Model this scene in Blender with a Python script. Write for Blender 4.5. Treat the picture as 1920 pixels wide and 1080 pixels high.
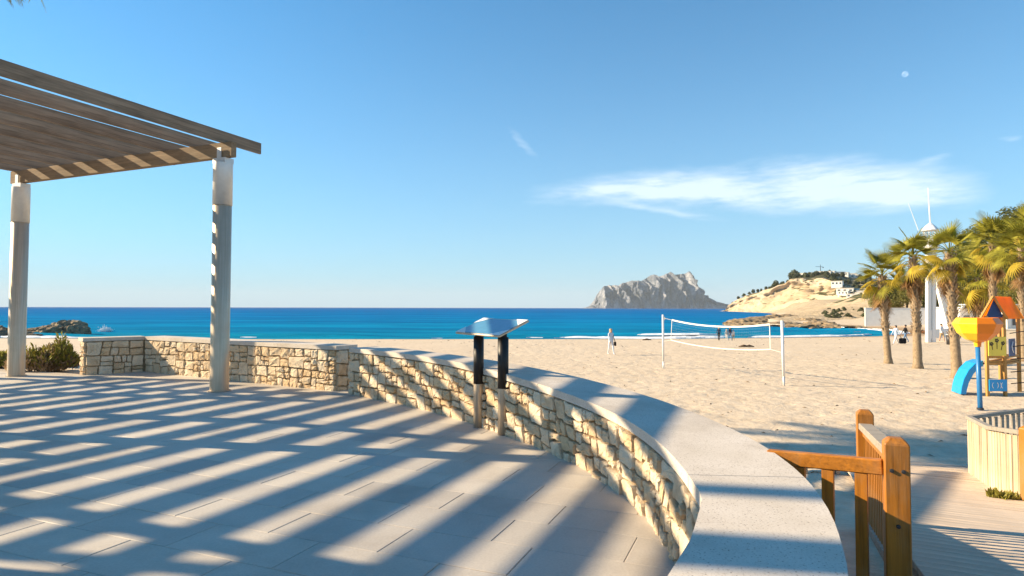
import bpy, bmesh, math, random
import numpy as np
from mathutils import Vector, Matrix, Quaternion, noise as mnoise

for _o in list(bpy.data.objects):
    bpy.data.objects.remove(_o)
S = bpy.context.scene
C = S.collection
R = random.Random(11)
U = R.uniform
rad = math.radians

# ------------------------------------------------------------------ camera
F = 1150.0
EYE = Vector((0, 0, 1.5))
PITCH = math.atan(37 / F)
ROLL = rad(0.12)
cd = bpy.data.cameras.new('camera')
cam = bpy.data.objects.new('camera', cd)
C.objects.link(cam)
cd.sensor_width = 36.0
cd.lens = 36.0 * F / 1920.0
cd.clip_start = 0.05
cd.clip_end = 60000
cam.location = EYE
CAMROT = (Matrix.Rotation(math.pi / 2 + PITCH, 3, 'X') @ Matrix.Rotation(ROLL, 3, 'Z'))
cam.rotation_euler = CAMROT.to_euler()
S.camera = cam

# ------------------------------------------------------------------ light
SUN_EL = rad(25.3)
SUNH = Vector((-0.985, 0.17)).normalized()        # horizontal direction towards the sun
SUN_DIR = Vector((SUNH.x * math.cos(SUN_EL), SUNH.y * math.cos(SUN_EL), math.sin(SUN_EL)))
ld = bpy.data.lights.new('sun', 'SUN')
sun = bpy.data.objects.new('sun', ld)
C.objects.link(sun)
ld.energy = 5.0
ld.angle = rad(0.45)
ld.color = (1.0, 0.80, 0.53)
sun.location = (-60, 10, 40)
sun.rotation_euler = SUN_DIR.to_track_quat('Z', 'Y').to_euler()

W = bpy.data.worlds.new('World')
S.world = W
W.use_nodes = True
wt = W.node_tree
wt.nodes.clear()
def wn(t, **k):
    n = wt.nodes.new(t)
    for a, b in k.items():
        setattr(n, a, b)
    return n
w_out = wn('ShaderNodeOutputWorld')
w_bg = wn('ShaderNodeBackground')
w_bg.inputs['Strength'].default_value = 0.09
sky = wn('ShaderNodeTexSky', sky_type='NISHITA')
sky.sun_disc = False
sky.sun_elevation = SUN_EL
sky.sun_rotation = math.atan2(SUNH.x, SUNH.y)
sky.altitude = 0
sky.air_density = 1.0
sky.dust_density = 0.0
sky.ozone_density = 4.0
def wmath(op, a, b=None, c=None):
    n = wn('ShaderNodeMath', operation=op)
    for i, v in enumerate((a, b, c)):
        if v is None: continue
        if isinstance(v, (int, float)): n.inputs[i].default_value = v
        else: wt.links.new(v, n.inputs[i])
    return n.outputs[0]
# thin cirrus, laid on directions of the sky (heading and height above the horizon)
tc = wn('ShaderNodeTexCoord')
sx = wn('ShaderNodeSeparateXYZ'); wt.links.new(tc.outputs['Generated'], sx.inputs[0])
az = wmath('ARCTAN2', sx.outputs[0], sx.outputs[1])
hl = wmath('SQRT', wmath('ADD', wmath('MULTIPLY', sx.outputs[0], sx.outputs[0]), wmath('MULTIPLY', sx.outputs[1], sx.outputs[1])))
el = wmath('ARCTAN2', sx.outputs[2], hl)
cv = wn('ShaderNodeCombineXYZ'); wt.links.new(az, cv.inputs[0]); wt.links.new(el, cv.inputs[1])
def wnoise(scale, sxy, detail=6, rough=0.6, off=0):
    mp = wn('ShaderNodeMapping'); mp.inputs['Scale'].default_value = (sxy[0], sxy[1], 1); mp.inputs['Location'].default_value = (off, off * .7, off)
    mp.inputs['Rotation'].default_value = (0, 0, rad(-7))
    wt.links.new(cv.outputs[0], mp.inputs[0])
    n = wn('ShaderNodeTexNoise'); n.inputs['Scale'].default_value = scale; n.inputs['Detail'].default_value = detail; n.inputs['Roughness'].default_value = rough
    wt.links.new(mp.outputs[0], n.inputs['Vector'])
    return n.outputs['Fac']
nA = wnoise(6, (1, 4.5), 6, .6)
nB = wnoise(16, (1, 5), 5, .65, 3.1)
nW = wnoise(9, (1, 3), 4, .6, 7.7)
warp = wmath('MULTIPLY', wmath('SUBTRACT', nW, 0.5), 0.030)
elw = wmath('ADD', el, warp)
azw = wmath('ADD', az, wmath('MULTIPLY', wmath('SUBTRACT', nA, 0.5), 0.09))
def px_dir(x, y):
    u = (x - 960) / F; v = (577 - y) / F
    return math.atan(u), math.atan(v / math.sqrt(1 + u * u))
def lobe(x, y, hx, hy, rot, amp):
    a, e = px_dir(x, y)
    k = math.cos(a)
    c, s = math.cos(rot), math.sin(rot)
    da = wmath('SUBTRACT', azw, a); de = wmath('SUBTRACT', elw, e)
    p = wmath('MULTIPLY_ADD', da, c, wmath('MULTIPLY', de, s))
    q = wmath('MULTIPLY_ADD', de, c, wmath('MULTIPLY', da, -s))
    ax = hx / F * k * k; ay = hy / F * k
    r2 = wmath('ADD', wmath('POWER', wmath('ABSOLUTE', wmath('DIVIDE', p, ax)), 2.6), wmath('POWER', wmath('ABSOLUTE', wmath('DIVIDE', q, ay)), 2.0))
    return wmath('MULTIPLY', wmath('EXPONENT', wmath('MULTIPLY', r2, -1.0)), amp)
lobes = [lobe(1225, 350, 190, 24, rad(2), 1.15), lobe(1420, 368, 215, 25, rad(-6), 1.0), lobe(1600, 334, 170, 34, rad(-9), 1.3),
         lobe(1720, 362, 110, 22, rad(-4), .8), lobe(1245, 396, 105, 7, rad(-12), .55), lobe(975, 262, 40, 10, rad(-40), .42),
         lobe(1750, 293, 28, 8, rad(4), .4), lobe(1905, 256, 26, 8, rad(0), .45), lobe(1140, 355, 130, 8, rad(8), .4)]
tot = lobes[0]
for l in lobes[1:]:
    tot = wmath('ADD', tot, l)
tex = wmath('MULTIPLY_ADD', nB, 2.0, wmath('MULTIPLY_ADD', nA, 1.3, -0.80))
dens = wmath('MULTIPLY', tot, tex)
mr = wn('ShaderNodeMapRange'); mr.inputs[1].default_value = .12; mr.inputs[2].default_value = 1.2; mr.inputs[3].default_value = 0; mr.inputs[4].default_value = .58
wt.links.new(dens, mr.inputs[0])
gam = wn('ShaderNodeMix', data_type='RGBA', blend_type='MULTIPLY'); gam.inputs[0].default_value = 1.0
gam.inputs[7].default_value = (.25, .86, 1.0, 1)
wt.links.new(sky.outputs[0], gam.inputs[6])
# pale sea air low over the horizon, the same all the way round
hz = wmath('EXPONENT', wmath('MULTIPLY', wmath('MAXIMUM', el, 0.0), -4.4))
hmix = wn('ShaderNodeMix', data_type='RGBA'); hmix.inputs[7].default_value = (2.75, 3.65, 4.45, 1)
wt.links.new(wmath('MULTIPLY', hz, .93), hmix.inputs[0]); wt.links.new(gam.outputs[2], hmix.inputs[6])
mixc = wn('ShaderNodeMix', data_type='RGBA'); mixc.inputs[7].default_value = (6.2, 6.6, 7.0, 1)
wt.links.new(mr.outputs[0], mixc.inputs[0]); wt.links.new(hmix.outputs[2], mixc.inputs[6])
wt.links.new(mixc.outputs[2], w_bg.inputs['Color'])
wt.links.new(w_bg.outputs[0], w_out.inputs[0])
W.cycles.sampling_method = 'AUTOMATIC'

S.view_settings.view_transform = 'Standard'
S.view_settings.look = 'None'
S.view_settings.gamma = 1
S.view_settings.use_curve_mapping = False
S.view_settings.exposure = 1.15

# ------------------------------------------------------------------ helpers
def ray(x, y):
    d = CAMROT @ Vector(((x - 960) / F, (540 - y) / F, -1))
    return d
def gp(x, y, z=0.0):                               # where the sight line meets height z
    d = ray(x, y); t = (z - EYE.z) / d.z
    return EYE + d * t
def at(x, y, Y):                                   # where it meets distance Y
    d = ray(x, y)
    return EYE + d * (Y / d.y)

def link(o, parent=None):
    C.objects.link(o)
    if parent is not None: o.parent = parent
    return o
def thing(name, label, cat, loc=(0, 0, 0), rz=0, group=None):
    o = bpy.data.objects.new(name, None); o.empty_display_size = .2
    C.objects.link(o); o.location = loc; o.rotation_euler = (0, 0, rz)
    return tag(o, label, cat, group)
def tag(o, label=None, cat=None, group=None, kind=None):
    if label: o['label'] = label
    if cat: o['category'] = cat
    if group: o['group'] = group
    if kind: o['kind'] = kind
    return o
def kids(o):
    return [c for c in C.objects if c.parent == o]
def dup(root, loc, rz=0, label=None, scale=None):
    r = root.copy(); C.objects.link(r); r.location = loc; r.rotation_euler = (0, 0, rz)
    if label: r['label'] = label
    if scale: r.scale = (scale,) * 3 if not hasattr(scale, '__len__') else scale
    for ch in kids(root):
        c = ch.copy(); C.objects.link(c); c.parent = r
        for g in kids(ch):
            d = g.copy(); C.objects.link(d); d.parent = c
    return r

class MB:
    def __init__(s): s.v = []; s.f = []; s.m = []; s.mi = 0
    def add(s, vs, fs, mi=None):
        b = len(s.v); s.v += [tuple(v) for v in vs]
        s.f += [tuple(b + i for i in f) for f in fs]; s.m += [s.mi if mi is None else mi] * len(fs)
        return s
    def box(s, c, size, M=None, mi=None, bev=0):
        hx, hy, hz = size[0] / 2, size[1] / 2, size[2] / 2
        c = Vector(c)
        if bev > 0:
            bm = bmesh.new(); bmesh.ops.create_cube(bm, size=1)
            for v in bm.verts: v.co = Vector((v.co.x * size[0], v.co.y * size[1], v.co.z * size[2]))
            bmesh.ops.bevel(bm, geom=bm.edges[:], offset=bev, segments=1, affect='EDGES', profile=.5)
            bm.verts.index_update()
            vs = [v.co.copy() for v in bm.verts]; fs = [[v.index for v in f.verts] for f in bm.faces]; bm.free()
        else:
            vs = [Vector((x, y, z)) for z in (-hz, hz) for y in (-hy, hy) for x in (-hx, hx)]
            fs = [(0, 2, 3, 1), (4, 5, 7, 6), (0, 1, 5, 4), (2, 6, 7, 3), (0, 4, 6, 2), (1, 3, 7, 5)]
        if M is not None: vs = [M @ v for v in vs]
        return s.add([v + c for v in vs], fs, mi)
    def bar(s, a, b, w, h, up=(0, 0, 1), mi=None, bev=0):       # box from a to b; w sideways, h along up
        a = Vector(a); b = Vector(b); x = (b - a); L = x.length; x.normalize()
        upv = Vector(up); y = upv.cross(x)
        if y.length < 1e-5: y = Vector((0, 1, 0)).cross(x)
        y.normalize(); z = x.cross(y)
        M = Matrix((x, y, z)).transposed()
        return s.box((a + b) / 2, (L, w, h), M, mi, bev)
    def tube(s, pts, r, n=8, cap=True, mi=None):
        pts = [Vector(p) for p in pts]
        rs = r if hasattr(r, '__len__') else [r] * len(pts)
        vs = []; fs = []; prev = None
        for i, p in enumerate(pts):
            t = (pts[min(i + 1, len(pts) - 1)] - pts[max(i - 1, 0)]).normalized()
            if prev is None:
                a = t.orthogonal().normalized()
            else:
                a = (prev - t * prev.dot(t)).normalized()
            prev = a; b = t.cross(a)
            for k in range(n):
                an = 2 * math.pi * k / n
                vs.append(p + (a * math.cos(an) + b * math.sin(an)) * rs[i])
        for i in range(len(pts) - 1):
            for k in range(n):
                fs.append((i * n + k, i * n + (k + 1) % n, (i + 1) * n + (k + 1) % n, (i + 1) * n + k))
        if cap:
            fs.append(tuple(range(n))[::-1]); fs.append(tuple((len(pts) - 1) * n + k for k in range(n)))
        return s.add(vs, fs, mi)
    def lathe(s, prof, n=16, c=(0, 0, 0), mi=None):
        c = Vector(c); vs = []; fs = []
        for r, z in prof:
            for k in range(n):
                a = 2 * math.pi * k / n; vs.append(c + Vector((r * math.cos(a), r * math.sin(a), z)))
        for i in range(len(prof) - 1):
            for k in range(n):
                fs.append((i * n + k, i * n + (k + 1) % n, (i + 1) * n + (k + 1) % n, (i + 1) * n + k))
        return s.add(vs, fs, mi)
    def prism(s, poly, z0, z1, mi=None):            # plan polygon (counter-clockwise) between two heights
        n = len(poly)
        vs = [(p[0], p[1], z0) for p in poly] + [(p[0], p[1], z1) for p in poly]
        fs = [tuple(range(n))[::-1], tuple(range(n, 2 * n))] + [(i, (i + 1) % n, n + (i + 1) % n, n + i) for i in range(n)]
        return s.add(vs, fs, mi)
    def sheet(s, poly, n, th, mi=None):             # 3-D polygon thickened along n
        n = Vector(n).normalized() * th; k = len(poly)
        vs = [Vector(p) for p in poly] + [Vector(p) + n for p in poly]
        fs = [tuple(range(k))[::-1], tuple(range(k, 2 * k))] + [(i, (i + 1) % k, k + (i + 1) % k, k + i) for i in range(k)]
        return s.add(vs, fs, mi)
    def mesh(s, name, mats, smooth=False):
        me = bpy.data.meshes.new(name); me.from_pydata(s.v, [], s.f); me.validate(clean_customdata=False)
        for m in (mats if isinstance(mats, (list, tuple)) else [mats]): me.materials.append(m)
        if len(me.polygons) == len(s.m):
            me.polygons.foreach_set('material_index', s.m)
        if smooth: me.polygons.foreach_set('use_smooth', [True] * len(me.polygons))
        me.update()
        return me
    def build(s, name, mats, parent=None, smooth=False, loc=None):
        o = bpy.data.objects.new(name, s.mesh(name, mats, smooth)); link(o, parent)
        if loc is not None: o.location = loc
        return o
def struct(name, me_or_mb, mats=None, smooth=False):
    o = me_or_mb.build(name, mats, None, smooth); o['kind'] = 'structure'; return o

# ------------------------------------------------------------------ materials
class NT:
    def __init__(s, name):
        s.m = bpy.data.materials.new(name); s.m.use_nodes = True; s.t = s.m.node_tree
        s.b = s.t.nodes['Principled BSDF']; s.out = s.t.nodes['Material Output']
        s.tc = s.t.nodes.new('ShaderNodeTexCoord')
    def n(s, t, **k):
        x = s.t.nodes.new(t)
        for a, b in k.items(): setattr(x, a, b)
        return x
    def l(s, a, b): s.t.links.new(a, b)
    def co(s, kind='Object', scale=(1, 1, 1), rot=(0, 0, 0)):
        mp = s.n('ShaderNodeMapping'); mp.inputs['Scale'].default_value = scale; mp.inputs['Rotation'].default_value = rot
        s.l(s.tc.outputs[kind], mp.inputs[0]); return mp.outputs[0]
    def pos(s, scale=(1, 1, 1)):
        g = s.n('ShaderNodeNewGeometry'); mp = s.n('ShaderNodeMapping'); mp.inputs['Scale'].default_value = scale
        s.l(g.outputs['Position'], mp.inputs[0]); return mp.outputs[0]
    def noise(s, v, scale, detail=4, rough=.55, dist=0):
        x = s.n('ShaderNodeTexNoise'); x.inputs['Scale'].default_value = scale; x.inputs['Detail'].default_value = detail
        x.inputs['Roughness'].default_value = rough; x.inputs['Distortion'].default_value = dist
        s.l(v, x.inputs['Vector']); return x.outputs['Fac']
    def voro(s, v, scale, feat='F1'):
        x = s.n('ShaderNodeTexVoronoi', feature=feat); x.inputs['Scale'].default_value = scale; s.l(v, x.inputs['Vector']); return x.outputs['Distance']
    def ramp(s, f, stops):
        x = s.n('ShaderNodeValToRGB'); e = x.color_ramp.elements
        while len(e) < len(stops): e.new(.5)
        for el_, (p, c) in zip(e, stops):
            el_.position = p; el_.color = (c[0], c[1], c[2], 1) if hasattr(c, '__len__') else (c, c, c, 1)
        s.l(f, x.inputs[0]); return x.outputs[0]
    def math(s, op, a, b=None):
        x = s.n('ShaderNodeMath', operation=op)
        for i, v in enumerate((a, b)):
            if v is None: continue
            if isinstance(v, (int, float)): x.inputs[i].default_value = v
            else: s.l(v, x.inputs[i])
        return x.outputs[0]
    def mix(s, f, a, b, blend='MIX'):
        x = s.n('ShaderNodeMix', data_type='RGBA', blend_type=blend)
        for sock, v in ((x.inputs[0], f), (x.inputs[6], a), (x.inputs[7], b)):
            if isinstance(v, (int, float)): sock.default_value = v
            elif isinstance(v, tuple): sock.default_value = (*v[:3], 1)
            else: s.l(v, sock)
        return x.outputs[2]
    def rnd(s):
        return s.n('ShaderNodeObjectInfo').outputs['Random']
    def bump(s, h, strength=.4, dist=.01, prev=None):
        x = s.n('ShaderNodeBump'); x.inputs['Strength'].default_value = strength; x.inputs['Distance'].default_value = dist
        s.l(h, x.inputs['Height'])
        if prev is not None: s.l(prev, x.inputs['Normal'])
        s.l(x.outputs[0], s.b.inputs['Normal']); return x.outputs[0]
    def fin(s, col=None, rough=.7, metal=0, spec=.5):
        if col is not None:
            if isinstance(col, tuple): s.b.inputs['Base Color'].default_value = (*col[:3], 1)
            else: s.l(col, s.b.inputs['Base Color'])
        if isinstance(rough, (int, float)): s.b.inputs['Roughness'].default_value = rough
        else: s.l(rough, s.b.inputs['Roughness'])
        s.b.inputs['Metallic'].default_value = metal; s.b.inputs['Specular IOR Level'].default_value = spec
        return s.m
def dark(c, k): return tuple(x * k for x in c)
def pm(name, c, var=.25, scale=6, rough=.7, metal=0, spec=.4, bump=.2, bs=40, bd=.004, rnd=.0, kind='Object', stretch=(1, 1, 1)):
    t = NT(name); v = t.co(kind, stretch)
    f = t.noise(v, scale, 5, .6)
    col = t.ramp(f, [(.25, dark(c, 1 - var)), (.75, dark(c, 1 + var))])
    if rnd: col = t.mix(1.0, col, t.ramp(t.rnd(), [(0, 1 - rnd), (1, 1 + rnd)]), 'MULTIPLY')
    if bump: t.bump(t.noise(v, bs, 5, .6), bump, bd)
    return t.fin(col, rough, metal, spec)

M = {}
# paving
t = NT('paving_stone'); v = t.pos()
g1 = t.noise(v, 1.3, 4, .6); g2 = t.noise(v, 60, 3, .6)
col = t.ramp(g1, [(.3, (.50, .45, .385)), (.7, (.60, .545, .475))])
col = t.mix(.35, col, t.ramp(g2, [(.3, (.42, .36, .29)), (.7, (.66, .59, .50))]))
col = t.mix(1.0, col, t.ramp(t.rnd(), [(0, (.83, .84, .86)), (.5, (.96, .96, .955)), (1, (1.05, 1.04, 1.01))]), 'MULTIPLY')
st = t.noise(v, .45, 6, .65)
col = t.mix(1.0, col, t.ramp(st, [(.30, (.74, .71, .68)), (.52, (1, 1, 1))]), 'MULTIPLY')
t.bump(g2, .25, .003); M['tile'] = t.fin(col, .62, 0, .35)
M['grout'] = pm('grout', (.40, .34, .27), .3, 20, .95)
# rubble stone
t = NT('rubble_stone'); v = t.pos()
a = t.noise(v, 4, 5, .65); b = t.noise(v, 38, 6, .7); c3 = t.voro(v, 26)
col = t.ramp(t.rnd(), [(0, (.66, .48, .29)), (.3, (.73, .58, .40)), (.6, (.78, .66, .49)), (.85, (.70, .51, .30)), (1, (.75, .62, .46))])
col = t.mix(1.0, col, t.ramp(a, [(.3, (.74, .68, .60)), (.5, (1, 1, 1)), (.8, (1.1, 1.09, 1.06))]), 'MULTIPLY')
col = t.mix(t.ramp(b, [(.56, 0), (.74, .45)]), col, (.36, .25, .13))
bn = t.bump(t.math('ADD', t.math('MULTIPLY', b, 1.0), t.math('MULTIPLY', a, 1.6)), .9, .026)
M['stone'] = t.fin(col, .85, 0, .25)
M['mortar'] = pm('mortar', (.40, .30, .185), .35, 12, .95, bump=.6, bs=30, bd=.02)
# cap: bush-hammered limestone with small pits
t = NT('cap_stone'); v = t.pos()
a = t.noise(v, 3, 5, .6); b = t.noise(v, 95, 4, .75); p = t.voro(v, 52)
col = t.ramp(a, [(.3, (.58, .51, .425)), (.7, (.68, .61, .53))])
col = t.mix(t.ramp(b, [(.52, 0), (.66, .65)]), col, (.36, .29, .22))
col = t.mix(1.0, col, t.ramp(t.noise(v, 1.1, 6, .7), [(.34, (.84, .82, .80)), (.52, (1, 1, 1))]), 'MULTIPLY')
col = t.mix(t.ramp(p, [(.12, .85), (.22, 0)]), col, (.26, .20, .15))
col = t.mix(t.ramp(t.noise(v, 2.2, 7, .75, 1.5), [(.60, 0), (.75, .4)]), col, (.42, .34, .26))
t.bump(t.math('ADD', b, t.math('MULTIPLY', t.ramp(p, [(.08, 0), (.22, 1)]), 1.0)), .3, .004); M['cap'] = t.fin(col, .75, 0, .3)
# sand
t = NT('beach_sand'); v = t.pos()
a = t.noise(v, .22, 5, .6); b = t.noise(v, 3.2, 5, .65); c3 = t.noise(v, 26, 4, .7)
col = t.ramp(a, [(.3, (.63, .515, .38)), (.7, (.70, .58, .435))])
col = t.mix(t.ramp(b, [(.3, .75), (.58, 0)]), col, (.46, .34, .22))
col = t.mix(.3, col, t.ramp(c3, [(.3, (.46, .35, .23)), (.7, (.74, .62, .46))]))
sx_ = t.n('ShaderNodeSeparateXYZ'); g = t.n('ShaderNodeNewGeometry'); t.l(g.outputs['Position'], sx_.inputs[0])
zz = t.math('ADD', sx_.outputs[2], t.math('MULTIPLY', t.noise(v, .12, 4, .6), .35))
wet = t.n('ShaderNodeMapRange'); wet.inputs[1].default_value = -2.72; wet.inputs[2].default_value = -2.18; wet.inputs[3].default_value = 1; wet.inputs[4].default_value = 0
t.l(zz, wet.inputs[0])
col = t.mix(wet.outputs[0], col, (.33, .215, .115))
t.bump(t.math('ADD', t.math('MULTIPLY', b, 2.2), t.math('MULTIPLY', c3, .12)), .55, .05)
M['sand'] = t.fin(col, .9, 0, .2)
# far land
t = NT('scrub_hillside'); v = t.pos()
a = t.noise(v, .05, 5, .65); b = t.noise(v, .35, 5, .65)
col = t.ramp(b, [(.3, (.045, .055, .022)), (.5, (.085, .085, .035)), (.66, (.30, .23, .14))])
M['scrub'] = t.fin(col, .95, 0, .1)
# cliff with scrub where it is gentle
t = NT('limestone_cliff'); v = t.pos(); g = t.n('ShaderNodeNewGeometry')
s3 = t.n('ShaderNodeSeparateXYZ'); t.l(g.outputs['True Normal'], s3.inputs[0])
v2 = t.pos((.03, .03, .12)); a = t.noise(v2, 1, 6, .65, .6); b = t.noise(t.pos(), .06, 6, .7)
v3 = t.pos((.10, .10, .02)); c3 = t.noise(v3, 1, 5, .7)
rock = t.ramp(a, [(.30, (.29, .20, .115)), (.44, (.44, .335, .22)), (.68, (.54, .44, .32))])
rock = t.mix(t.ramp(c3, [(.62, 0), (.74, .45)]), rock, (.30, .20, .11))
scr = t.ramp(t.noise(t.pos(), .11, 5, .7), [(.38, (.055, .062, .028)), (.55, (.11, .10, .05)), (.62, (.5, .39, .26))])
gz = t.math('ADD', s3.outputs[2], t.math('MULTIPLY', t.math('SUBTRACT', b, .5), .9))
col = t.mix(t.ramp(gz, [(.78, 0), (.86, 1)]), rock, scr)
t.bump(a, .6, 3.0); M['cliff'] = t.fin(col, .95, 0, .1)
M['rocky'] = pm('pale_rocky_ground', (.46, .36, .235), .35, .35, .95, 0, .1, .8, 1.2, .5, 0, 'Object')
# distant limestone mountain
t = NT('mountain_rock'); v = t.pos((.016, .004, .0045)); a = t.noise(v, 1, 8, .72, .5); b = t.noise(t.pos((.03, .01, .008)), 1, 6, .7)
col = t.ramp(a, [(.38, (.09, .105, .13)), (.5, (.225, .235, .26)), (.62, (.43, .425, .425))])  # dark blue end paints the shade of gullies and facets into the rock
col = t.mix(t.ramp(b, [(.5, 0), (.68, .6)]), col, (.11, .12, .10))
t.bump(t.math('ADD', a, b), .9, 34); M['mount'] = t.fin(col, .95, 0, .1)
# sea
t = NT('sea_water'); g = t.n('ShaderNodeNewGeometry'); s3 = t.n('ShaderNodeSeparateXYZ'); t.l(g.outputs['Position'], s3.inputs[0])
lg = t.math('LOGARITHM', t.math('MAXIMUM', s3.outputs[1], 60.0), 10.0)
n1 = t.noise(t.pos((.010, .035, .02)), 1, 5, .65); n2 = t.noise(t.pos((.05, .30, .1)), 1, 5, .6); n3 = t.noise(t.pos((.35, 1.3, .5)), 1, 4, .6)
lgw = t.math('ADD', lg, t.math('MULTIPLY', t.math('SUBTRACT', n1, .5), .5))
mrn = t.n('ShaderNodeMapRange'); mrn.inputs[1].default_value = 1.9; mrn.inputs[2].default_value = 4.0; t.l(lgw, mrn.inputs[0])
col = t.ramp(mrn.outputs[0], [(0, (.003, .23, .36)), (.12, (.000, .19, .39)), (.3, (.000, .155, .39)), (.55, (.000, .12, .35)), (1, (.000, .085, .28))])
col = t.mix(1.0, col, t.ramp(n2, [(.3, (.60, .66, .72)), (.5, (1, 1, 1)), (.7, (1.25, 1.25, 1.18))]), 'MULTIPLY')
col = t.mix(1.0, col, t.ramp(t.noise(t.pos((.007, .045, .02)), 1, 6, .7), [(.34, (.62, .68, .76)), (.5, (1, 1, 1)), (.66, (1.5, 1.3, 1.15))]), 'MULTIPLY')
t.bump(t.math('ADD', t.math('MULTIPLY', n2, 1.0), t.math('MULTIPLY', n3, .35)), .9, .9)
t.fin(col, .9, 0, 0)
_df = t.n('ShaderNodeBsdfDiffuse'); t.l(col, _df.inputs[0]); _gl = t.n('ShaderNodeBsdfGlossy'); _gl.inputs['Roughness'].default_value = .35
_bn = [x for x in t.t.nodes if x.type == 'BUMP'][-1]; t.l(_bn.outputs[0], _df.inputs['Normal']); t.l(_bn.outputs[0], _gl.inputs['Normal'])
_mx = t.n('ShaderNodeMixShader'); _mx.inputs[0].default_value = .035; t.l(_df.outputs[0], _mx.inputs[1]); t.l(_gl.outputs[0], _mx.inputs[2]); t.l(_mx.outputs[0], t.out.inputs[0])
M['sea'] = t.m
M['foam'] = pm('sea_foam', (.80, .82, .83), .08, 2, .9, bump=.4, bs=6, bd=.05)
# timber
def wood(name, c, var=.3, rough=.75, axis=0, rnd=.12, spec=.25):
    t = NT(name); sc = [14, 14, 14]; sc[axis] = .9
    v = t.co('Object', tuple(sc)); f = t.noise(v, 1.0, 6, .65, .8); f2 = t.noise(t.co('Object', (1.2, 1.2, 1.2)), 1, 4, .6)
    col = t.ramp(f, [(.3, dark(c, 1 - var)), (.7, dark(c, 1 + var))])
    col = t.mix(1.0, col, t.ramp(f2, [(.3, .8), (.7, 1.12)]), 'MULTIPLY')
    sf = [70, 70, 70]; sf[axis] = 1.6; f3 = t.noise(t.co('Object', tuple(sf)), 1.0, 5, .7, .4)
    col = t.mix(1.0, col, t.ramp(f3, [(.30, .55), (.45, .95), (.70, 1.10)]), 'MULTIPLY')
    if rnd: col = t.mix(1.0, col, t.ramp(t.rnd(), [(0, 1 - rnd), (1, 1 + rnd)]), 'MULTIPLY')
    if c[1] < .5 * c[0]: col = t.mix(t.ramp(t.noise(t.co('Object', (3.5, 3.5, 1.5)), 1, 6, .7), [(.46, 0), (.72, .55)]), col, (.34, .22, .12))
    t.bump(t.math('ADD', f, t.math('MULTIPLY', f3, .6)), .5, .006); return t.fin(col, rough, 0, spec)
M['rafter'] = wood('weathered_timber', (.27, .205, .145), .35, .8, 0)
M['beam'] = wood('beam_timber', (.30, .21, .125), .25, .8, 0)
M['orange'] = wood('orange_timber', (.43, .155, .012), .34, .5, 2, .08, .4)
M['orange_rail'] = wood('orange_rail_timber', (.43, .155, .012), .34, .5, 0, .08, .4)
M['grey_rail'] = wood('grey_rail_timber', (.36, .31, .25), .2, .8, 0, .05)
M['slat'] = wood('pale_slat_timber', (.58, .46, .31), .24, .85, 2, .22)
M['plank'] = wood('boardwalk_timber', (.64, .51, .385), .10, .85, 0, .06)
# metal
t = NT('brushed_steel'); v = t.co('Object', (60, 60, 1.0)); f = t.noise(v, 1, 4, .6)
f2 = t.noise(t.co('Object', (3, 3, 3)), 1, 5, .65)
col = t.mix(t.ramp(f2, [(.45, 0), (.75, .35)]), t.ramp(f, [(.3, (.44, .345, .245)), (.7, (.62, .51, .38))]), (.36, .29, .22))
t.bump(f, .08, .002); M['steel'] = t.fin(col, t.ramp(f2, [(.3, .30), (.7, .46)]), .42)
M['steel_matt'] = pm('satin_steel', (.62, .62, .60), .08, 10, .5, .55, .5, .1, 60)
M['black'] = pm('black_coating', (.013, .011, .010), .3, 20, .45, 0, .4, .08, 90)
M['darkmetal'] = pm('dark_steel', (.05, .05, .055), .3, 20, .5, .4, .4, .1, 60)
M['white'] = pm('white_paint', (.80, .80, .78), .05, 8, .5, 0, .4, .08, 40)
M['whitewash'] = pm('whitewashed_render', (.78, .75, .69), .07, 1.2, .9, 0, .2, .2, 20)
M['creamwash'] = pm('cream_render', (.72, .62, .47), .08, 1.2, .9, 0, .2, .2, 20)
M['pale_tape'] = pm('pale_tape', (.74, .70, .62), .08, 12, .7, 0, .3, .1, 40)
M['cord'] = pm('net_cord', (.42, .37, .28), .1, 30, .9)
M['yellow'] = pm('yellow_plastic', (.80, .52, .015), .06, 4, .32, 0, .5, .05, 40)
M['bowl_shade'] = pm('shaded_bowl_plastic', (.72, .19, .004), .06, 4, .35, 0, .5, .05, 40)
M['panel_yellow'] = pm('yellow_panel_board', (.80, .62, .08), .05, 4, .4, 0, .5, .05, 40)
M['roof_orange'] = pm('orange_roof_board', (.80, .27, .012), .06, 4, .45, 0, .4, .05, 40)
M['sky_blue'] = pm('bright_blue_plastic', (.012, .30, .66), .07, 4, .35, 0, .5, .05, 40)
M['blue_steel'] = pm('blue_painted_steel', (.02, .17, .42), .08, 8, .4, 0, .5, .05, 40)
M['navy'] = pm('navy_board', (.012, .05, .16), .1, 8, .5, 0, .4, .05, 40)
M['brown_panel'] = pm('dark_brown_board', (.055, .035, .025), .2, 8, .6)
M['play_wood'] = wood('playground_timber', (.50, .27, .08), .2, .6, 2, .08)
M['print'] = pm('sky_tinted_print', (.10, .27, .40), .15, 5, .12, 0, .6, 0)  # blue colour stands in for the sky mirrored in the panel
M['glass'] = pm('window_glass', (.03, .045, .06), .2, 3, .1, 0, .8, 0)
M['kayak'] = pm('orange_kayak_plastic', (.62, .20, .03), .1, 3, .4)
# rock
t = NT('shore_rock'); v = t.pos(); a = t.noise(v, .7, 6, .7); b = t.noise(v, 5, 5, .7)
col = t.ramp(a, [(.3, (.10, .075, .05)), (.5, (.27, .195, .115)), (.72, (.44, .335, .20))])
col = t.mix(t.ramp(b, [(.55, 0), (.75, .6)]), col, (.05, .042, .035))
t.bump(t.math('ADD', a, t.math('MULTIPLY', b, .5)), 1, .25); M['rock'] = t.fin(col, .9, 0, .3)
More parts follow.
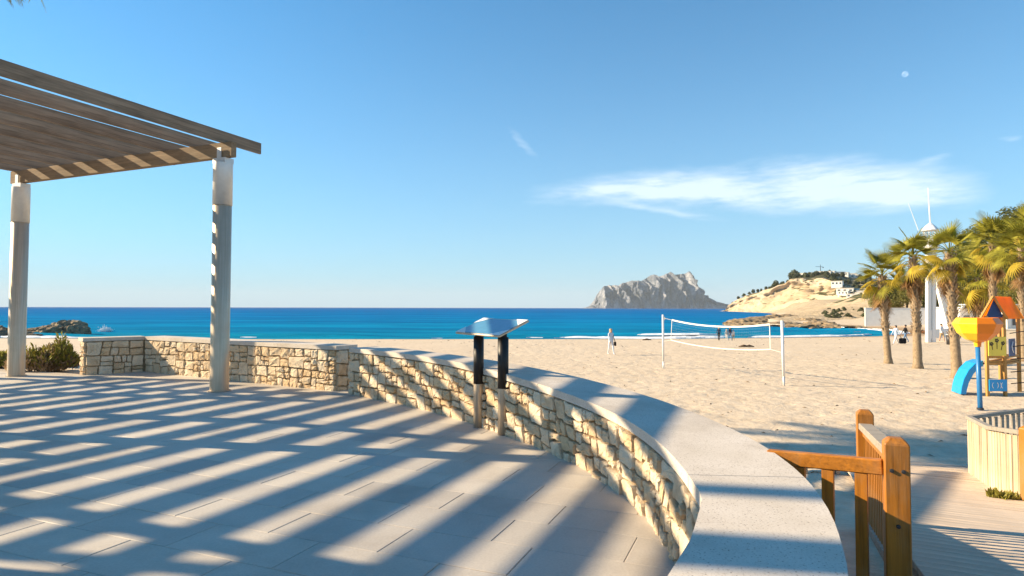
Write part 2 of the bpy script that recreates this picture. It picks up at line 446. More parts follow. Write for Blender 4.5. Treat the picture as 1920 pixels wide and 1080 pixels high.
# leaves
def leaf(name, c, var=.4, trans=.35, rnd=.2):
    t = NT(name); f = t.noise(t.pos(), 2.3, 3, .6)
    col = t.ramp(f, [(.3, dark(c, 1 - var)), (.7, dark(c, 1 + var))])
    if rnd: col = t.mix(1.0, col, t.ramp(t.rnd(), [(0, 1 - rnd), (1, 1 + rnd)]), 'MULTIPLY')
    t.fin(col, .6, 0, .25)
    tr = t.n('ShaderNodeBsdfTranslucent'); t.l(col, tr.inputs[0])
    ms = t.n('ShaderNodeMixShader'); ms.inputs[0].default_value = trans
    t.l(t.b.outputs[0], ms.inputs[1]); t.l(tr.outputs[0], ms.inputs[2]); t.l(ms.outputs[0], t.out.inputs[0]); return t.m
M['frond'] = leaf('palm_frond_green', (.30, .28, .035), .55, .4)
M['frond2'] = leaf('palm_frond_yellowing', (.48, .36, .04), .3, .4)
M['dead'] = leaf('dead_frond', (.34, .20, .085), .35, .25)
M['pine'] = leaf('pine_needles', (.12, .125, .026), .45, .3)
M['olive'] = leaf('olive_leaves', (.20, .185, .045), .4, .3)
M['fargreen'] = leaf('far_foliage', (.085, .095, .045), .35, .2)
M['shrubleaf'] = leaf('shrub_leaves', (.30, .27, .05), .4, .3)
M['shrubdry'] = leaf('dry_shrub_leaves', (.30, .21, .12), .4, .25)
M['roof_orange'] = leaf('orange_roof_sheet', (.94, .47, .03), .08, .65, 0)
M['bark'] = pm('palm_bark', (.30, .225, .145), .35, 9, .9, 0, .1, .8, 26, .03)
M['boots'] = pm('palm_leaf_bases', (.34, .255, .165), .4, 7, .9, 0, .1, .5, 30, .01)
M['pinebark'] = pm('pine_bark', (.13, .085, .055), .35, 9, .9, 0, .1, .6, 20, .03)
# ------------------------------------------------------------------ ground
SHORE = np.array([(-900, 120), (-400, 100), (-140, 92), (-75, 88), (-30, 86.5), (20, 89), (45, 95), (60, 100), (71, 110), (77, 124), (79, 136), (72, 143), (60, 146),
                  (55, 149), (55, 160), (62, 180), (75, 200), (93, 230), (120, 290), (166, 390), (225, 530), (262, 650), (300, 855), (330, 1000), (420, 1300),
                  (2500, 1500), (2500, -300), (-900, -300)], float)
def sdist(X, Y):                                       # signed distance to the waterline, land positive
    P = SHORE; n = len(P); best = np.full(X.shape, 1e9); ins = np.zeros(X.shape, bool)
    for i in range(n):
        ax, ay = P[i]; bx, by = P[(i + 1) % n]
        dx, dy = bx - ax, by - ay
        tt = np.clip(((X - ax) * dx + (Y - ay) * dy) / (dx * dx + dy * dy), 0, 1)
        best = np.minimum(best, np.hypot(X - ax - tt * dx, Y - ay - tt * dy))
        cr = ((ay > Y) != (by > Y)) & (X < (bx - ax) * (Y - ay) / ((by - ay) if by != ay else 1e-9) + ax)
        ins ^= cr
    return np.where(ins, best, -best)
def sst(x, a, b):
    t = np.clip((x - a) / (b - a), 0, 1); return t * t * (3 - 2 * t)
# boardwalk ramp frame
RA = np.array([2.30, 3.45]); RD = np.array([0.423, 0.906]); RN = np.array([0.906, -0.423]); RWID = 2.15
def ramp_z(s): return np.clip(0.01 - 0.139 * np.maximum(s, -1.5), -1.40, 0.0)
def terr(X, Y):
    X = np.asarray(X, float); Y = np.asarray(Y, float)
    d = sdist(X, Y)
    z = np.where(d > 0, -3.0 + 1.72 * (1 - np.exp(-np.maximum(d, 0) / 30.0)), np.maximum(-3 + .07 * d, -7))
    far = sst(Y, 105, 150) * sst(d, 0, 30)
    z = z + far * np.minimum(.030 * np.maximum(0, Y - 140), 9)
    z = z + 25 * np.exp(-(((X - 172) / 46) ** 2 + ((Y - 185) / 62) ** 2)) * sst(d, 5, 45)
    # bank that carries the ramp
    s = (X - RA[0]) * RD[0] + (Y - RA[1]) * RD[1]; w = (X - RA[0]) * RN[0] + (Y - RA[1]) * RN[1]
    out = np.maximum(np.maximum(-w - .5, w - RWID - .4), 0)
    bank = ramp_z(s) - .10 - .55 * out - .4 * np.maximum(s - 9.3, 0)
    z = np.maximum(z, np.where((X > 0) & (s > -6), bank, -9))
    # bank left of the end of the stone wall
    e = np.hypot((X + 11.8) / 2.6, (Y - 15.9) / 1.3)
    z = np.maximum(z, np.where(X < -4, -.06 - 1.0 * np.maximum(e - 1, 0), -9))
    return z
def tz(x, y): return float(terr(np.array([x]), np.array([y]))[0])
def gs(x, y, y0=8.0, y1=400.0):                        # sight line against the terrain
    d = ray(x, y); lo = y0; Y = y0; st = 1.01
    while Y < y1:
        p = EYE + d * (Y / d.y)
        if p.z < tz(p.x, p.y): break
        lo = Y; Y *= st
    a, b = lo, Y
    for _ in range(24):
        m = (a + b) / 2; p = EYE + d * (m / d.y)
        if p.z < tz(p.x, p.y): b = m
        else: a = m
    return EYE + d * (a / d.y)

def axis(segs):
    o = []
    for a, b, st in segs:
        o += list(np.arange(a, b, st))
    o.append(segs[-1][1]); return np.array(o)
def grow(a, b, st, k):
    o = [a]
    while o[-1] < b: o.append(o[-1] + st); st *= k
    return np.array(o)
gx = np.concatenate([-grow(2.0, 900, .3, 1.07)[::-1], np.arange(-1.85, 19, .15), grow(19.0, 900, .2, 1.04)])
gy = np.concatenate([-grow(-1.0, 60, .8, 1.3)[::-1], np.arange(1.3, 7, .4), np.arange(7, 34, .15), grow(34, 900, .2, 1.025)])
GX, GY = np.meshgrid(gx, gy)
GZ = terr(GX, GY)
nz = np.zeros(GZ.shape)
for i in range(GZ.shape[0]):
    for j in range(GZ.shape[1]):
        x, y = GX[i, j], GY[i, j]
        if y < 6 or y > 110 or x < -60 or x > 90 or (x < 0 and y < 9): continue
        k = 1.0 if y < 40 else 2.0
        p = Vector((x, y, 0))
        a = mnoise.noise(p * 1.1) * .022 + mnoise.noise(p * .28) * .05
        b = mnoise.noise(p * 2.3 + Vector((9, 3, 1)))
        a += -.05 * max(0, b - .18) * 2.0 + .018 * mnoise.noise(p * 4.0)
        nz[i, j] = a
for i in range(GZ.shape[0]):
    if not 138 < gy[i] < 600: continue
    for j in range(GZ.shape[1]):
        if 40 < gx[j] < 520:
            p = Vector((gx[j] * .055, gy[i] * .055, 3)); nz[i, j] += (1.3 * mnoise.noise(p) + 1.5 * max(0, .55 - abs(mnoise.noise(p * 1.9 + Vector((5, 2, 1)))) * 2) + .6 * mnoise.noise(p * 4.1)) * float(sst(np.array(gy[i]), 140, 175))
s_ = (GX - RA[0]) * RD[0] + (GY - RA[1]) * RD[1]; w_ = (GX - RA[0]) * RN[0] + (GY - RA[1]) * RN[1]
onramp = (w_ > -.3) & (w_ < RWID + .3) & (s_ < 9.6) & (s_ > -6)
GZ = GZ + np.where(onramp, np.minimum(nz, 0) * .2, nz) * sst(sdist(GX, GY), 1, 14)
def grid_mesh(name, GX, GY, GZ, mat, smooth=True):
    ny, nx = GX.shape
    V = np.stack([GX, GY, GZ], -1).reshape(-1, 3)
    idx = np.arange(ny * nx).reshape(ny, nx)
    Fq = np.stack([idx[:-1, :-1], idx[:-1, 1:], idx[1:, 1:], idx[1:, :-1]], -1).reshape(-1, 4)
    me = bpy.data.meshes.new(name); me.vertices.add(len(V)); me.vertices.foreach_set('co', V.ravel())
    me.loops.add(Fq.size); me.loops.foreach_set('vertex_index', Fq.ravel())
    me.polygons.add(len(Fq)); me.polygons.foreach_set('loop_start', np.arange(0, Fq.size, 4)); me.polygons.foreach_set('loop_total', np.full(len(Fq), 4))
    me.materials.append(mat); me.update(calc_edges=True)
    if smooth: me.polygons.foreach_set('use_smooth', [True] * len(Fq))
    o = bpy.data.objects.new(name, me); C.objects.link(o); return o
o = grid_mesh('beach', GX, GY, GZ, M['sand']); o['kind'] = 'structure'
me = o.data; me.materials.append(M['scrub'])
cc = np.zeros(len(me.polygons) * 3); me.polygons.foreach_get('center', cc); cc = cc.reshape(-1, 3)
hillm = (((cc[:, 0] - 182) / 66) ** 2 + ((cc[:, 1] - 190) / 85) ** 2 < 1) & (cc[:, 2] > 1.2)
me.materials.append(M['rocky'])
farm = (cc[:, 1] > 160) & (cc[:, 2] > -1.9) & ~hillm
me.polygons.foreach_set('material_index', hillm.astype(int) + 2 * farm.astype(int))

# sea
SX = np.concatenate([-grow(0, 15500, 3, 1.08)[::-1][:-1], grow(0, 15500, 3, 1.08)])
SY = np.concatenate([np.arange(60, 112, .8), grow(112, 15500, 1.0, 1.06)])
QX, QY = np.meshgrid(SX, SY)
QZ = np.full(QX.shape, -3.0)
dd = sdist(QX, QY)
for i in range(QX.shape[0]):
    if SY[i] > 220: break
    for j in range(QX.shape[1]):
        if abs(QX[i, j]) > 160: continue
        QZ[i, j] += .10 * mnoise.noise(Vector((QX[i, j] * .12, QY[i, j] * .5, 0)))
        d = -dd[i, j]
        if 0 < d < 25:                                  # low swell standing up before it breaks
            off = 2.2 * mnoise.noise(Vector((QX[i, j] * .03, 5, 0)))
            QZ[i, j] += .50 * math.exp(-((d - 6.5 - off) / 1.3) ** 2) * max(0, .75 + 1.2 * mnoise.noise(Vector((QX[i, j] * .045, 1, 3))))
o = grid_mesh('sea', QX, QY, QZ, M['sea']); o['kind'] = 'structure'

# foam along the waterline
def shore_pts(x0, x1, step, off):
    out = []; P = SHORE[2:11]
    for i in range(len(P) - 1):
        a, b = P[i], P[i + 1]; L = math.hypot(*(b - a)); n = max(1, int(L / step)); nr = np.array([-(b - a)[1], (b - a)[0]]) / L
        for k in range(n):
            q = a + (b - a) * k / n + nr * off; out.append((q[0], q[1]))
    return [p for p in out if x0 < p[0] < x1]
mb = MB()
for off, wid, thr, seed in ((.3, 1.5, -.25, 1), (2.6, .9, .0, 2), (6.0, 1.7, .12, 3), (11.5, .7, .28, 4)):
    pts = shore_pts(-110, 80, .8, off)
    prev = None
    for i, (x, y) in enumerate(pts):
        a = mnoise.noise(Vector((x * .06, seed * 9, y * .03))); b = mnoise.noise(Vector((x * .7, seed * 5, 0))); c = mnoise.noise(Vector((x * .25, seed * 3, 2)))
        w = wid * max(0, (a + .5 * c - thr - .42 * float(sst(np.array(25.0 - x), 0, 45))) * 1.6 + .45 * b)
        yy = y + 1.6 * mnoise.noise(Vector((x * .05, seed, 4))) + .5 * c
        cur = (x, yy - w * .5, yy + w * .5, w)
        if prev and (w > .05 or prev[3] > .05) and abs(x - prev[0]) < 2:
            zt = -2.92 + (.34 if seed == 3 else .10 if seed < 3 else .05)
            mb.add([(prev[0], prev[1], zt - .12), (cur[0], cur[1], zt - .12), (cur[0], (cur[1] + cur[2]) / 2, zt + .16 * min(1, w)), (prev[0], (prev[1] + prev[2]) / 2, zt + .16 * min(1, prev[3])),
                    (cur[0], cur[2], zt - .1), (prev[0], prev[2], zt - .1)], [(0, 1, 2, 3), (3, 2, 4, 5)])
        prev = cur
o = mb.build('sea_foam', M['foam'], None, True); o['kind'] = 'stuff'; o['label'] = 'white surf breaking along the edge of the beach'

# ------------------------------------------------------------------ terrace
UX = Vector((.927, -.375, 0)); VX = Vector((.375, .927, 0))          # along the beams / along the rafters
BASE_R = [(658, 738), (711, 750), (750, 756), (791, 764), (865, 782), (945, 815), (1022, 836), (1100, 874), (1181, 915), (1250, 998), (1283, 1056)]
wr = [gp(x, y).xy for x, y in BASE_R]
wr = [Vector((p.x, p.y)) for p in wr]
for p in wr[7:]: pass
wr = wr[:9] + [Vector((1.06, 4.2)), Vector((1.04, 3.5)), Vector((.96, 2.95))]
def catmull(P, n):
    out = []
    Q = [P[0] * 2 - P[1]] + list(P) + [P[-1] * 2 - P[-2]]
    for i in range(1, len(Q) - 2):
        for k in range(n):
            t = k / n; a, b, c, d = Q[i - 1], Q[i], Q[i + 1], Q[i + 2]
            out.append(.5 * (2 * b + (c - a) * t + (2 * a - 5 * b + 4 * c - d) * t * t + (3 * b - a - 3 * c + d) * t ** 3))
    out.append(P[-1]); return out
# smooth the traced line a little
for _ in range(2):
    wr = [wr[0]] + [(wr[i - 1] + 2 * wr[i] + wr[i + 1]) / 4 for i in range(1, len(wr) - 1)] + [wr[-1]]
curve = catmull(wr, 6)
tail = [Vector((.74, 2.4)), Vector((.50, 1.95)), Vector((.1, 1.35)), Vector((-.5, .7)), Vector((-1.3, .2))]
inner_R = curve + tail
segE = gp(160, 703).xy; segC = gp(272, 696).xy; segF = gp(630, 733).xy
segE, segC, segF = (Vector((p.x, p.y)) for p in (segE, segC, segF))
dirF = (segF - segC).normalized()
dirE = (segE - segC).normalized()
segE = segC + dirE * (segE - segC).length

poly_floor = [(-22, 0.0), (-22, -5), (1.0, -5)] + [(p.x, p.y) for p in reversed(inner_R)] + [(segF.x, segF.y), (segC.x, segC.y), (segE.x, segE.y), (segE.x - .35, segE.y + .25), (-13.6, 15.35), (-22, 17.5)]
def inside(p, poly):
    r = False; n = len(poly)
    for i in range(n):
        a, b = poly[i], poly[(i + 1) % n]
        if (a[1] > p[1]) != (b[1] > p[1]) and p[0] < (b[0] - a[0]) * (p[1] - a[1]) / (b[1] - a[1]) + a[0]: r = not r
    return r
def pdist(p, poly):
    best = 9e9
    for i in range(len(poly)):
        a = Vector(poly[i]); b = Vector(poly[(i + 1) % len(poly)]); q = Vector(p[:2]); ab = b - a
        t = max(0, min(1, (q - a).dot(ab) / max(ab.length_squared, 1e-9))); best = min(best, (q - a - ab * t).length)
    return best
# bedding slab: reaches 0.2 m under the walls
mb = MB(); mb.prism([p for p in poly_floor[::-1]], -.55, -.0035)
terrace = struct('terrace', mb, M['grout'])
TW, TD, GAP = .86, .43, .0055
def tile_mesh(w, d, name='tile'):
    m = MB(); b = .003; h = .045
    m.add([(-w / 2, -d / 2, -h), (w / 2, -d / 2, -h), (w / 2, d / 2, -h), (-w / 2, d / 2, -h),
           (-w / 2, -d / 2, -b), (w / 2, -d / 2, -b), (w / 2, d / 2, -b), (-w / 2, d / 2, -b),
           (-w / 2 + b, -d / 2 + b, 0), (w / 2 - b, -d / 2 + b, 0), (w / 2 - b, d / 2 - b, 0), (-w / 2 + b, d / 2 - b, 0)],
          [(0, 1, 5, 4), (1, 2, 6, 5), (2, 3, 7, 6), (3, 0, 4, 7), (4, 5, 9, 8), (5, 6, 10, 9), (6, 7, 11, 10), (7, 4, 8, 11), (8, 9, 10, 11)])
    return m
tm = tile_mesh(TW - GAP, TD - GAP).mesh('tile', M['tile'])
ang = math.atan2(UX.y, UX.x)
cands = []
for r in range(-26, 44):
    for c in range(-32, 22):
        u = (c + (.5 if r % 2 else 0) + .12 * math.sin(r * 2.3)) * TW; v = r * TD
        p = UX * u + VX * v
        if p.y < -3 or p.x < -21: continue
        cs = [p + UX * (a * TW / 2) + VX * (b * TD / 2) for a in (-1, 1) for b in (-1, 1)]
        nin = sum(inside((q.x, q.y), poly_floor) for q in cs)
        if nin == 0: continue
        clip = None
        if nin < 4 and pdist((p.x, p.y), poly_floor) < .6:
            # cut the tile against the slab outline
            if p.x < segE.x - .1 and p.y > 10: continue
        dpx = F / max(p.y, .5)
        vis = p.y > 2.7 and abs(p.x) < .87 * p.y
        cands.append((0 if vis else 1, p.y, p))
cands.sort(key=lambda t: (t[0], t[1]))
rest = MB(); ntile = 0
for k, (inv, yy, p) in enumerate(cands):
    rz = ang + U(-.0025, .0025); zt = U(-.0012, .0012)
    # tiles whose body would come out beyond the back of the wall are left under the slab edge
    if ntile < 300 and not inv:
        o = bpy.data.objects.new('tile', tm); link(o, terrace); o.location = (p.x, p.y, zt); o.rotation_euler = (U(-.0015, .0015), U(-.0015, .0015), rz); ntile += 1
    else:
        m4 = Matrix.Translation((p.x, p.y, zt)) @ Matrix.Rotation(rz, 4, 'Z')
        t_ = tile_mesh(TW - GAP, TD - GAP); rest.add([m4 @ Vector(v) for v in t_.v], t_.f)
o = rest.build('paving', M['tile'], terrace); o['kind'] = 'stuff'
# narrow drain slot between the two fields of paving, seen as a dark line
# ------------------------------------------------------------------ rubble walls
def resample(P, step):
    out = [P[0]]; acc = 0; L = [0]
    for i in range(len(P) - 1): L.append(L[-1] + (P[i + 1] - P[i]).length)
    n = max(2, int(round(L[-1] / step))); res = []
    for k in range(n + 1):
        s = L[-1] * k / n
        i = max(0, min(len(P) - 2, next((q for q in range(len(L) - 1) if L[q + 1] >= s), len(P) - 2)))
        t = (s - L[i]) / max(1e-9, L[i + 1] - L[i]); res.append(P[i].lerp(P[i + 1], t))
    return res
class Path:
    def __init__(s, P, side):                           # side +1: face to the right of travel
        s.P = P; s.L = [0]; s.side = side
        for i in range(len(P) - 1): s.L.append(s.L[-1] + (P[i + 1] - P[i]).length)
        s.len = s.L[-1]
    def at(s, q):
        i = 0
        while i < len(s.P) - 2 and s.L[i + 1] < q: i += 1
        t = (q - s.L[i]) / max(1e-9, s.L[i + 1] - s.L[i])
        p = s.P[i].lerp(s.P[i + 1], t)
        def tang(j):
            a = s.P[max(0, j - 1)]; b = s.P[min(len(s.P) - 1, j + 1)]; return (b - a).normalized()
        d = tang(i).lerp(tang(i + 1), max(0, min(1, t))).normalized()
        return p, Vector((d.y, -d.x)) * s.side, d
def quads(q, minA, maxA, out):
    w = ((q[1] - q[0]).length + (q[2] - q[3]).length) / 2; h = ((q[3] - q[0]).length + (q[2] - q[1]).length) / 2
    tgt = U(minA, maxA)
    if (w * h < tgt and w < 3.0 * h and h < 1.3 * w) or w * h < minA * .6: out.append(q); return
    if w > h * U(.95, 1.5):
        a, b = U(.36, .64), 0
        b = a + U(-.10, .10)
        m0 = q[0].lerp(q[1], a); m1 = q[3].lerp(q[2], b)
        quads([q[0], m0, m1, q[3]], minA, maxA, out); quads([m0, q[1], q[2], m1], minA, maxA, out)
    else:
        a = U(.36, .64); b = a + U(-.09, .09)
        m0 = q[0].lerp(q[3], a); m1 = q[1].lerp(q[2], b)
        quads([q[0], q[1], m1, m0], minA, maxA, out); quads([m0, m1, q[2], q[3]], minA, maxA, out)
def stones(path, s0, s1, ztop, parent, minA=.03, maxA=.11, proud=1.0, chunk=1.15, zbot=-.03):
    n = max(1, int(round((s1 - s0) / chunk))); qs = []
    xs = [s0 + (s1 - s0) * k / n for k in range(n + 1)]
    xb = [x + (U(-.12, .12) if 0 < k < n else 0) for k, x in enumerate(xs)]
    for k in range(n):
        za, zb = ztop(xs[k]), ztop(xs[k + 1])
        base = [Vector((xb[k], zbot)), Vector((xb[k + 1], zbot)), Vector((xs[k + 1], zb)), Vector((xs[k], za))]
        # courses first, each its own height, then stones inside the course
        h = U(.40, .6)
        m0 = base[0].lerp(base[3], h); m1 = base[1].lerp(base[2], h + U(-.08, .08))
        quads([base[0], base[1], m1, m0], minA, maxA, qs); quads([m0, m1, base[2], base[3]], minA, maxA, qs)
    for q in qs:
        c = sum(q, Vector((0, 0))) / 4
        out = []
        gap = U(.004, .009)
        ins = []
        for i in range(4):
            e1 = (q[(i + 1) % 4] - q[i]).normalized(); e0 = (q[(i - 1) % 4] - q[i]).normalized()
            ins.append(q[i] + (e1 + e0) * gap)
        for i in range(4):                              # chamfered, slightly wandering outline
            a, b = ins[i], ins[(i + 1) % 4]; L = (b - a).length
            nrm = Vector(((b - a).y, -(b - a).x)).normalized()
            ch = min(.28, U(.010, .035) / max(L, .05))
            out.append(a.lerp(b, ch) + nrm * U(-.007, .003))
            out.append(a.lerp(b, U(.4, .6)) + nrm * U(-.016, .002))
            out.append(a.lerp(b, 1 - min(.28, U(.010, .035) / max(L, .05))) + nrm * U(-.007, .003))
        k = len(out); tilt = (U(-.10, .10), U(-.10, .10)); lift = U(.0, .028) * proud
        p0, n0, d0 = path.at(c.x); C3 = Vector((p0.x, p0.y, c.y)); vs = []
        def w3(sz, dep):
            p, nn, d = path.at(sz.x); return Vector((p.x + nn.x * dep, p.y + nn.y * dep, sz.y)) - C3
        for dep, sh, j in ((-.045, 1, 0), (.022, 1, 0), (.036, .965, 1), (.040, .60, 2)):
            for o_ in out:
                r = c + (o_ - c) * (sh + (U(-.03, .03) if j else 0))
                dd_ = dep + (lift if dep > 0 else 0) + (((r - c).x * tilt[0] + (r - c).y * tilt[1]) if j else 0) + (U(-.009, .007) if j else 0)
                vs.append(w3(r, dd_))
        vs.append(w3(c, .044 + lift + U(-.008, .01)))
        fs = []
        for a in range(3):
            for i in range(k): fs.append((a * k + i, a * k + (i + 1) % k, (a + 1) * k + (i + 1) % k, (a + 1) * k + i))
        for i in range(k): fs.append((3 * k + i, 3 * k + (i + 1) % k, 4 * k))
        if path.side < 0: fs = [f[::-1] for f in fs]
        m = MB(); m.add(vs, fs); o = m.build('stone', M['stone'], parent, False, C3)
        me = o.data; me.polygons.foreach_set('use_smooth', [False] * len(me.polygons)); me.update()
def strip(path, s0, s1, step, zb, zt, in_off, out_off, name, mat, parent, outer=None, smooth=False):
    n = max(1, int(round((s1 - s0) / step))); m = MB(); vs = []
    for k in range(n + 1):
        s = s0 + (s1 - s0) * k / n; p, nn, d = path.at(s)
        a = p + nn * in_off; b = (p - nn * out_off) if outer is None else outer(s)
        vs += [(a.x, a.y, zb(s)), (a.x, a.y, zt(s)), (b.x, b.y, zt(s)), (b.x, b.y, zb(s))]
    fs = []
    for k in range(n):
        for i in range(4):
            f = (k * 4 + i, k * 4 + (i + 1) % 4, (k + 1) * 4 + (i + 1) % 4, (k + 1) * 4 + i)
            fs.append(f if path.side > 0 else f[::-1])
    e0 = (0, 3, 2, 1); e1 = (n * 4, n * 4 + 1, n * 4 + 2, n * 4 + 3)
    fs += [e0, e1] if path.side > 0 else [e0[::-1], e1[::-1]]
    m.add(vs, fs); o = m.build(name, mat, parent, smooth); return o
CAPT = .075
# straight wall with its corner
wallA = thing('stone_wall', 'straight pale rubble stone wall with a returned end and smooth coping, behind the steel posts', 'wall', (segC.x, segC.y, 0))
def pa(P): return [p - segC for p in P]
TH = .42
n_in_E = Vector((-dirE.y, dirE.x))                       # towards the terrace
if n_in_E.dot(Vector((1, -1))) < 0: n_in_E = -n_in_E
pE = Path(pa(resample([segE, segC], .5)), 1)
if pE.at(.2)[1].dot(n_in_E) < 0: pE.side = -1
pF = Path(pa(resample([segC, segF], .5)), 1)
HA = .81
strip(pE, 0.0, pE.len + .3, .6, lambda s: -1.6, lambda s: HA - CAPT - .004, -.006, TH - .02, 'core', M['mortar'], wallA)
strip(pF, -.3, pF.len - .03, 1.0, lambda s: -1.6, lambda s: HA - CAPT - .007, -.006, TH - .02, 'core', M['mortar'], wallA)
zA = lambda s: HA - CAPT - .006
stones(pE, .0, pE.len - .05, zA, wallA, .03, .10, 1, 1.1)
stones(pF, .06, pF.len, zA, wallA, .03, .11, 1, 1.2)
# end faces
eA = Path([segE - segC - n_in_E * TH, segE - segC], 1)
if eA.at(.1)[1].dot(dirE) < 0: eA.side = -1
stones(eA, .0, eA.len, zA, wallA, .02, .06, .5, .5)
nF = Vector((dirF.y, -dirF.x))
eF = Path([segF - segC, segF - segC - nF * TH], 1)
if eF.at(.1)[1].dot(dirF) < 0: eF.side = -1
stones(eF, .0, eF.len, zA, wallA, .03, .09, .3, .6)
def cap_run(path, s0, s1, n, z0f, parent, outer, inn=.05, step=.25):
    for k in range(n):
        a = s0 + (s1 - s0) * k / n; b = s0 + (s1 - s0) * (k + 1) / n - .006
        dz = 0.0
        strip(path, a, b, step, lambda s: z0f(s) - CAPT, lambda s: z0f(s) + dz, inn, 0, 'cap_slab', M['cap'], parent, outer, False)
cap_run(pE, -.07, pE.len - .0, 1, lambda s: HA + .003, wallA, lambda s: pE.at(s)[0] - pE.at(s)[1] * (TH + .05))
cap_run(pF, -.06, pF.len + .05, 4, lambda s: HA, wallA, lambda s: pF.at(s)[0] - pF.at(s)[1] * (TH + .05))
# curved wall
O = Vector(inner_R[0])
PR = [p - O for p in resample(inner_R, .16)]
pR = Path(PR, 1)
s_corner = min(range(len(PR)), key=lambda i: (PR[i] + O - Vector((.96, 2.95))).length); s_corner = pR.L[s_corner]
wallB = thing('stone_wall', 'long curved pale rubble stone wall with broad coping striped by shadows, right edge of the terrace', 'wall', (O.x, O.y, 0))
zs_y = [-1, 2.0, 3.0, 4.2, 5.3, 6.1, 7.2, 8.3, 9.8, 11.5]; zs_z = [.60, .60, .60, .615, .63, .655, .715, .765, .795, .80]
def zB(s): return float(np.interp((pR.at(s)[0] + O).y, zs_y, zs_z))
# outer edge of the coping traced from the picture
oc = []
for x, y in ((904, 672), (1000, 688), (1104, 705), (1180, 727), (1259, 750), (1340, 786), (1417, 823), (1447, 840), (1490, 876), (1533, 913), (1563, 937), (1620, 1080)):
    z = .78
    for _ in range(6):
        p = gp(x, y, z); z = float(np.interp(p.y, zs_y, zs_z))
    oc.append(Vector((p.x, p.y)))
p0, n0, _ = pR.at(0); p1, n1, _ = pR.at(1.0); p2, n2, _ = pR.at(2.0)
W0 = .50
oc = [p0 + O - n0 * W0, p1 + O - n1 * .52, p2 + O - n2 * .55] + [q for q in oc if q.y < (p2 + O).y - .35 + 0] + [Vector((.85, 1.45)), Vector((.35, .75)), Vector((-.4, .0)), Vector((-1.1, -.5))]
for _ in range(2):
    oc = [oc[0]] + [(oc[i - 1] + 2 * oc[i] + oc[i + 1]) / 4 for i in range(1, len(oc) - 1)] + [oc[-1]]
pO = Path([q - O for q in resample(oc, .16)], 1)
def outerB(s):
    p, nn, d = pR.at(s)
    # nearest hit of the normal with the outer line
    best = None
    for i in range(len(pO.P) - 1):
        a, b = pO.P[i], pO.P[i + 1]; e = b - a; den = (-nn).x * e.y - (-nn).y * e.x
        if abs(den) < 1e-9: continue
        w = a - p; t = (w.x * e.y - w.y * e.x) / den; u = (w.x * (-nn).y - w.y * (-nn).x) / den
        if -.01 <= u <= 1.01 and .2 < t < 1.4 and (best is None or t < best): best = t
    return p - nn * (best or .62)
_ob = [outerB(pR.len * k / 160) for k in range(161)]
for _ in range(4): _ob = [_ob[0]] + [(_ob[i - 1] + _ob[i] * 2 + _ob[i + 1]) / 4 for i in range(1, 160)] + [_ob[-1]]
def outS(s):
    t = max(0, min(159.999, s / pR.len * 160)); i = int(t); return _ob[i].lerp(_ob[i + 1], t - i)
strip(pR, 0.02, pR.len, .25, lambda s: -1.9, lambda s: zB(s) - CAPT - .004, -.006, 0, 'core', M['mortar'], wallB, lambda s: pR.at(s)[0].lerp(outS(s), .93))
stones(pR, .0, s_corner + .9, lambda s: zB(s) - CAPT - .006, wallB, .020, .075, 1.1, 1.0)
cap_run(pR, 0, s_corner - .35, 5, zB, wallB, outS, .045, .14)
cap_run(pR, s_corner - .35, pR.len, 1, zB, wallB, outS, .045, .14)

# footprints and small debris on the sand
rr = random.Random(77); m = MB()
for k in range(650):
    Y = 9 + 75 * rr.random() ** 1.3; X = rr.uniform(-.5, .84) * Y
    if Y < 16 and X < 4: continue
    if Y > 62 and rr.random() < .4: pass
    z = tz(X, Y); s = rr.uniform(.015, .05) * (1 + Y / 70); an = rr.uniform(0, 3.14); c_, s_n = math.cos(an), math.sin(an)
    L_ = s * rr.uniform(.6, 2.6)
    m.add([(X - c_ * L_, Y - s_n * L_, z), (X + s_n * s * .4, Y - c_ * s * .4, z + .005), (X + c_ * L_, Y + s_n * L_, z), (X - s_n * s * .4, Y + c_ * s * .4, z + .005), (X, Y, z + s * .6)], [(0, 1, 4), (1, 2, 4), (2, 3, 4), (3, 0, 4)])
o = m.build('beach_debris', pm('dry_seaweed', (.17, .11, .06), .4, 6, .95), None); o['kind'] = 'stuff'; o['label'] = 'bits of dry seaweed and twigs scattered on the sand'
# ------------------------------------------------------------------ boardwalk
bw = bpy.data.objects.new('boardwalk', None); C.objects.link(bw); bw['kind'] = 'structure'
bw.location = (RA[0], RA[1], 0)
PW = .142
rz_ramp = math.atan2(RN[1], RN[0])
pmesh = {}
def plank_mesh(L):
    m = MB(); m.box((L / 2, 0, -.02), (L, PW - .008, .04), None, None, .004); return m.mesh('plank', M['plank'])
pmesh = plank_mesh(RWID)
k = 0; s = -3.3
while s < 9.3:
    z = float(ramp_z(np.array(s))); z2 = float(ramp_z(np.array(s + PW)))
    o = bpy.data.objects.new('plank', pmesh); link(o, bw)
    o.location = (RD[0] * s, RD[1] * s, (z + z2) / 2)
    o.rotation_euler = (math.atan2(z2 - z, PW) + U(-.006, .006), U(-.004, .004), rz_ramp + U(-.003, .003)); s += PW
for w in (.12, RWID - .12):
    m = MB(); pts = []
    for s in (-3.2, 0, 4, 8.7, 9.2):
        pts.append((RD[0] * s + RN[0] * w, RD[1] * s + RN[1] * w, float(ramp_z(np.array(s))) - .085))
    for a, b in zip(pts, pts[1:]): m.bar(a, b, .07, .08)
    m.build('joist', M['plank'], bw)

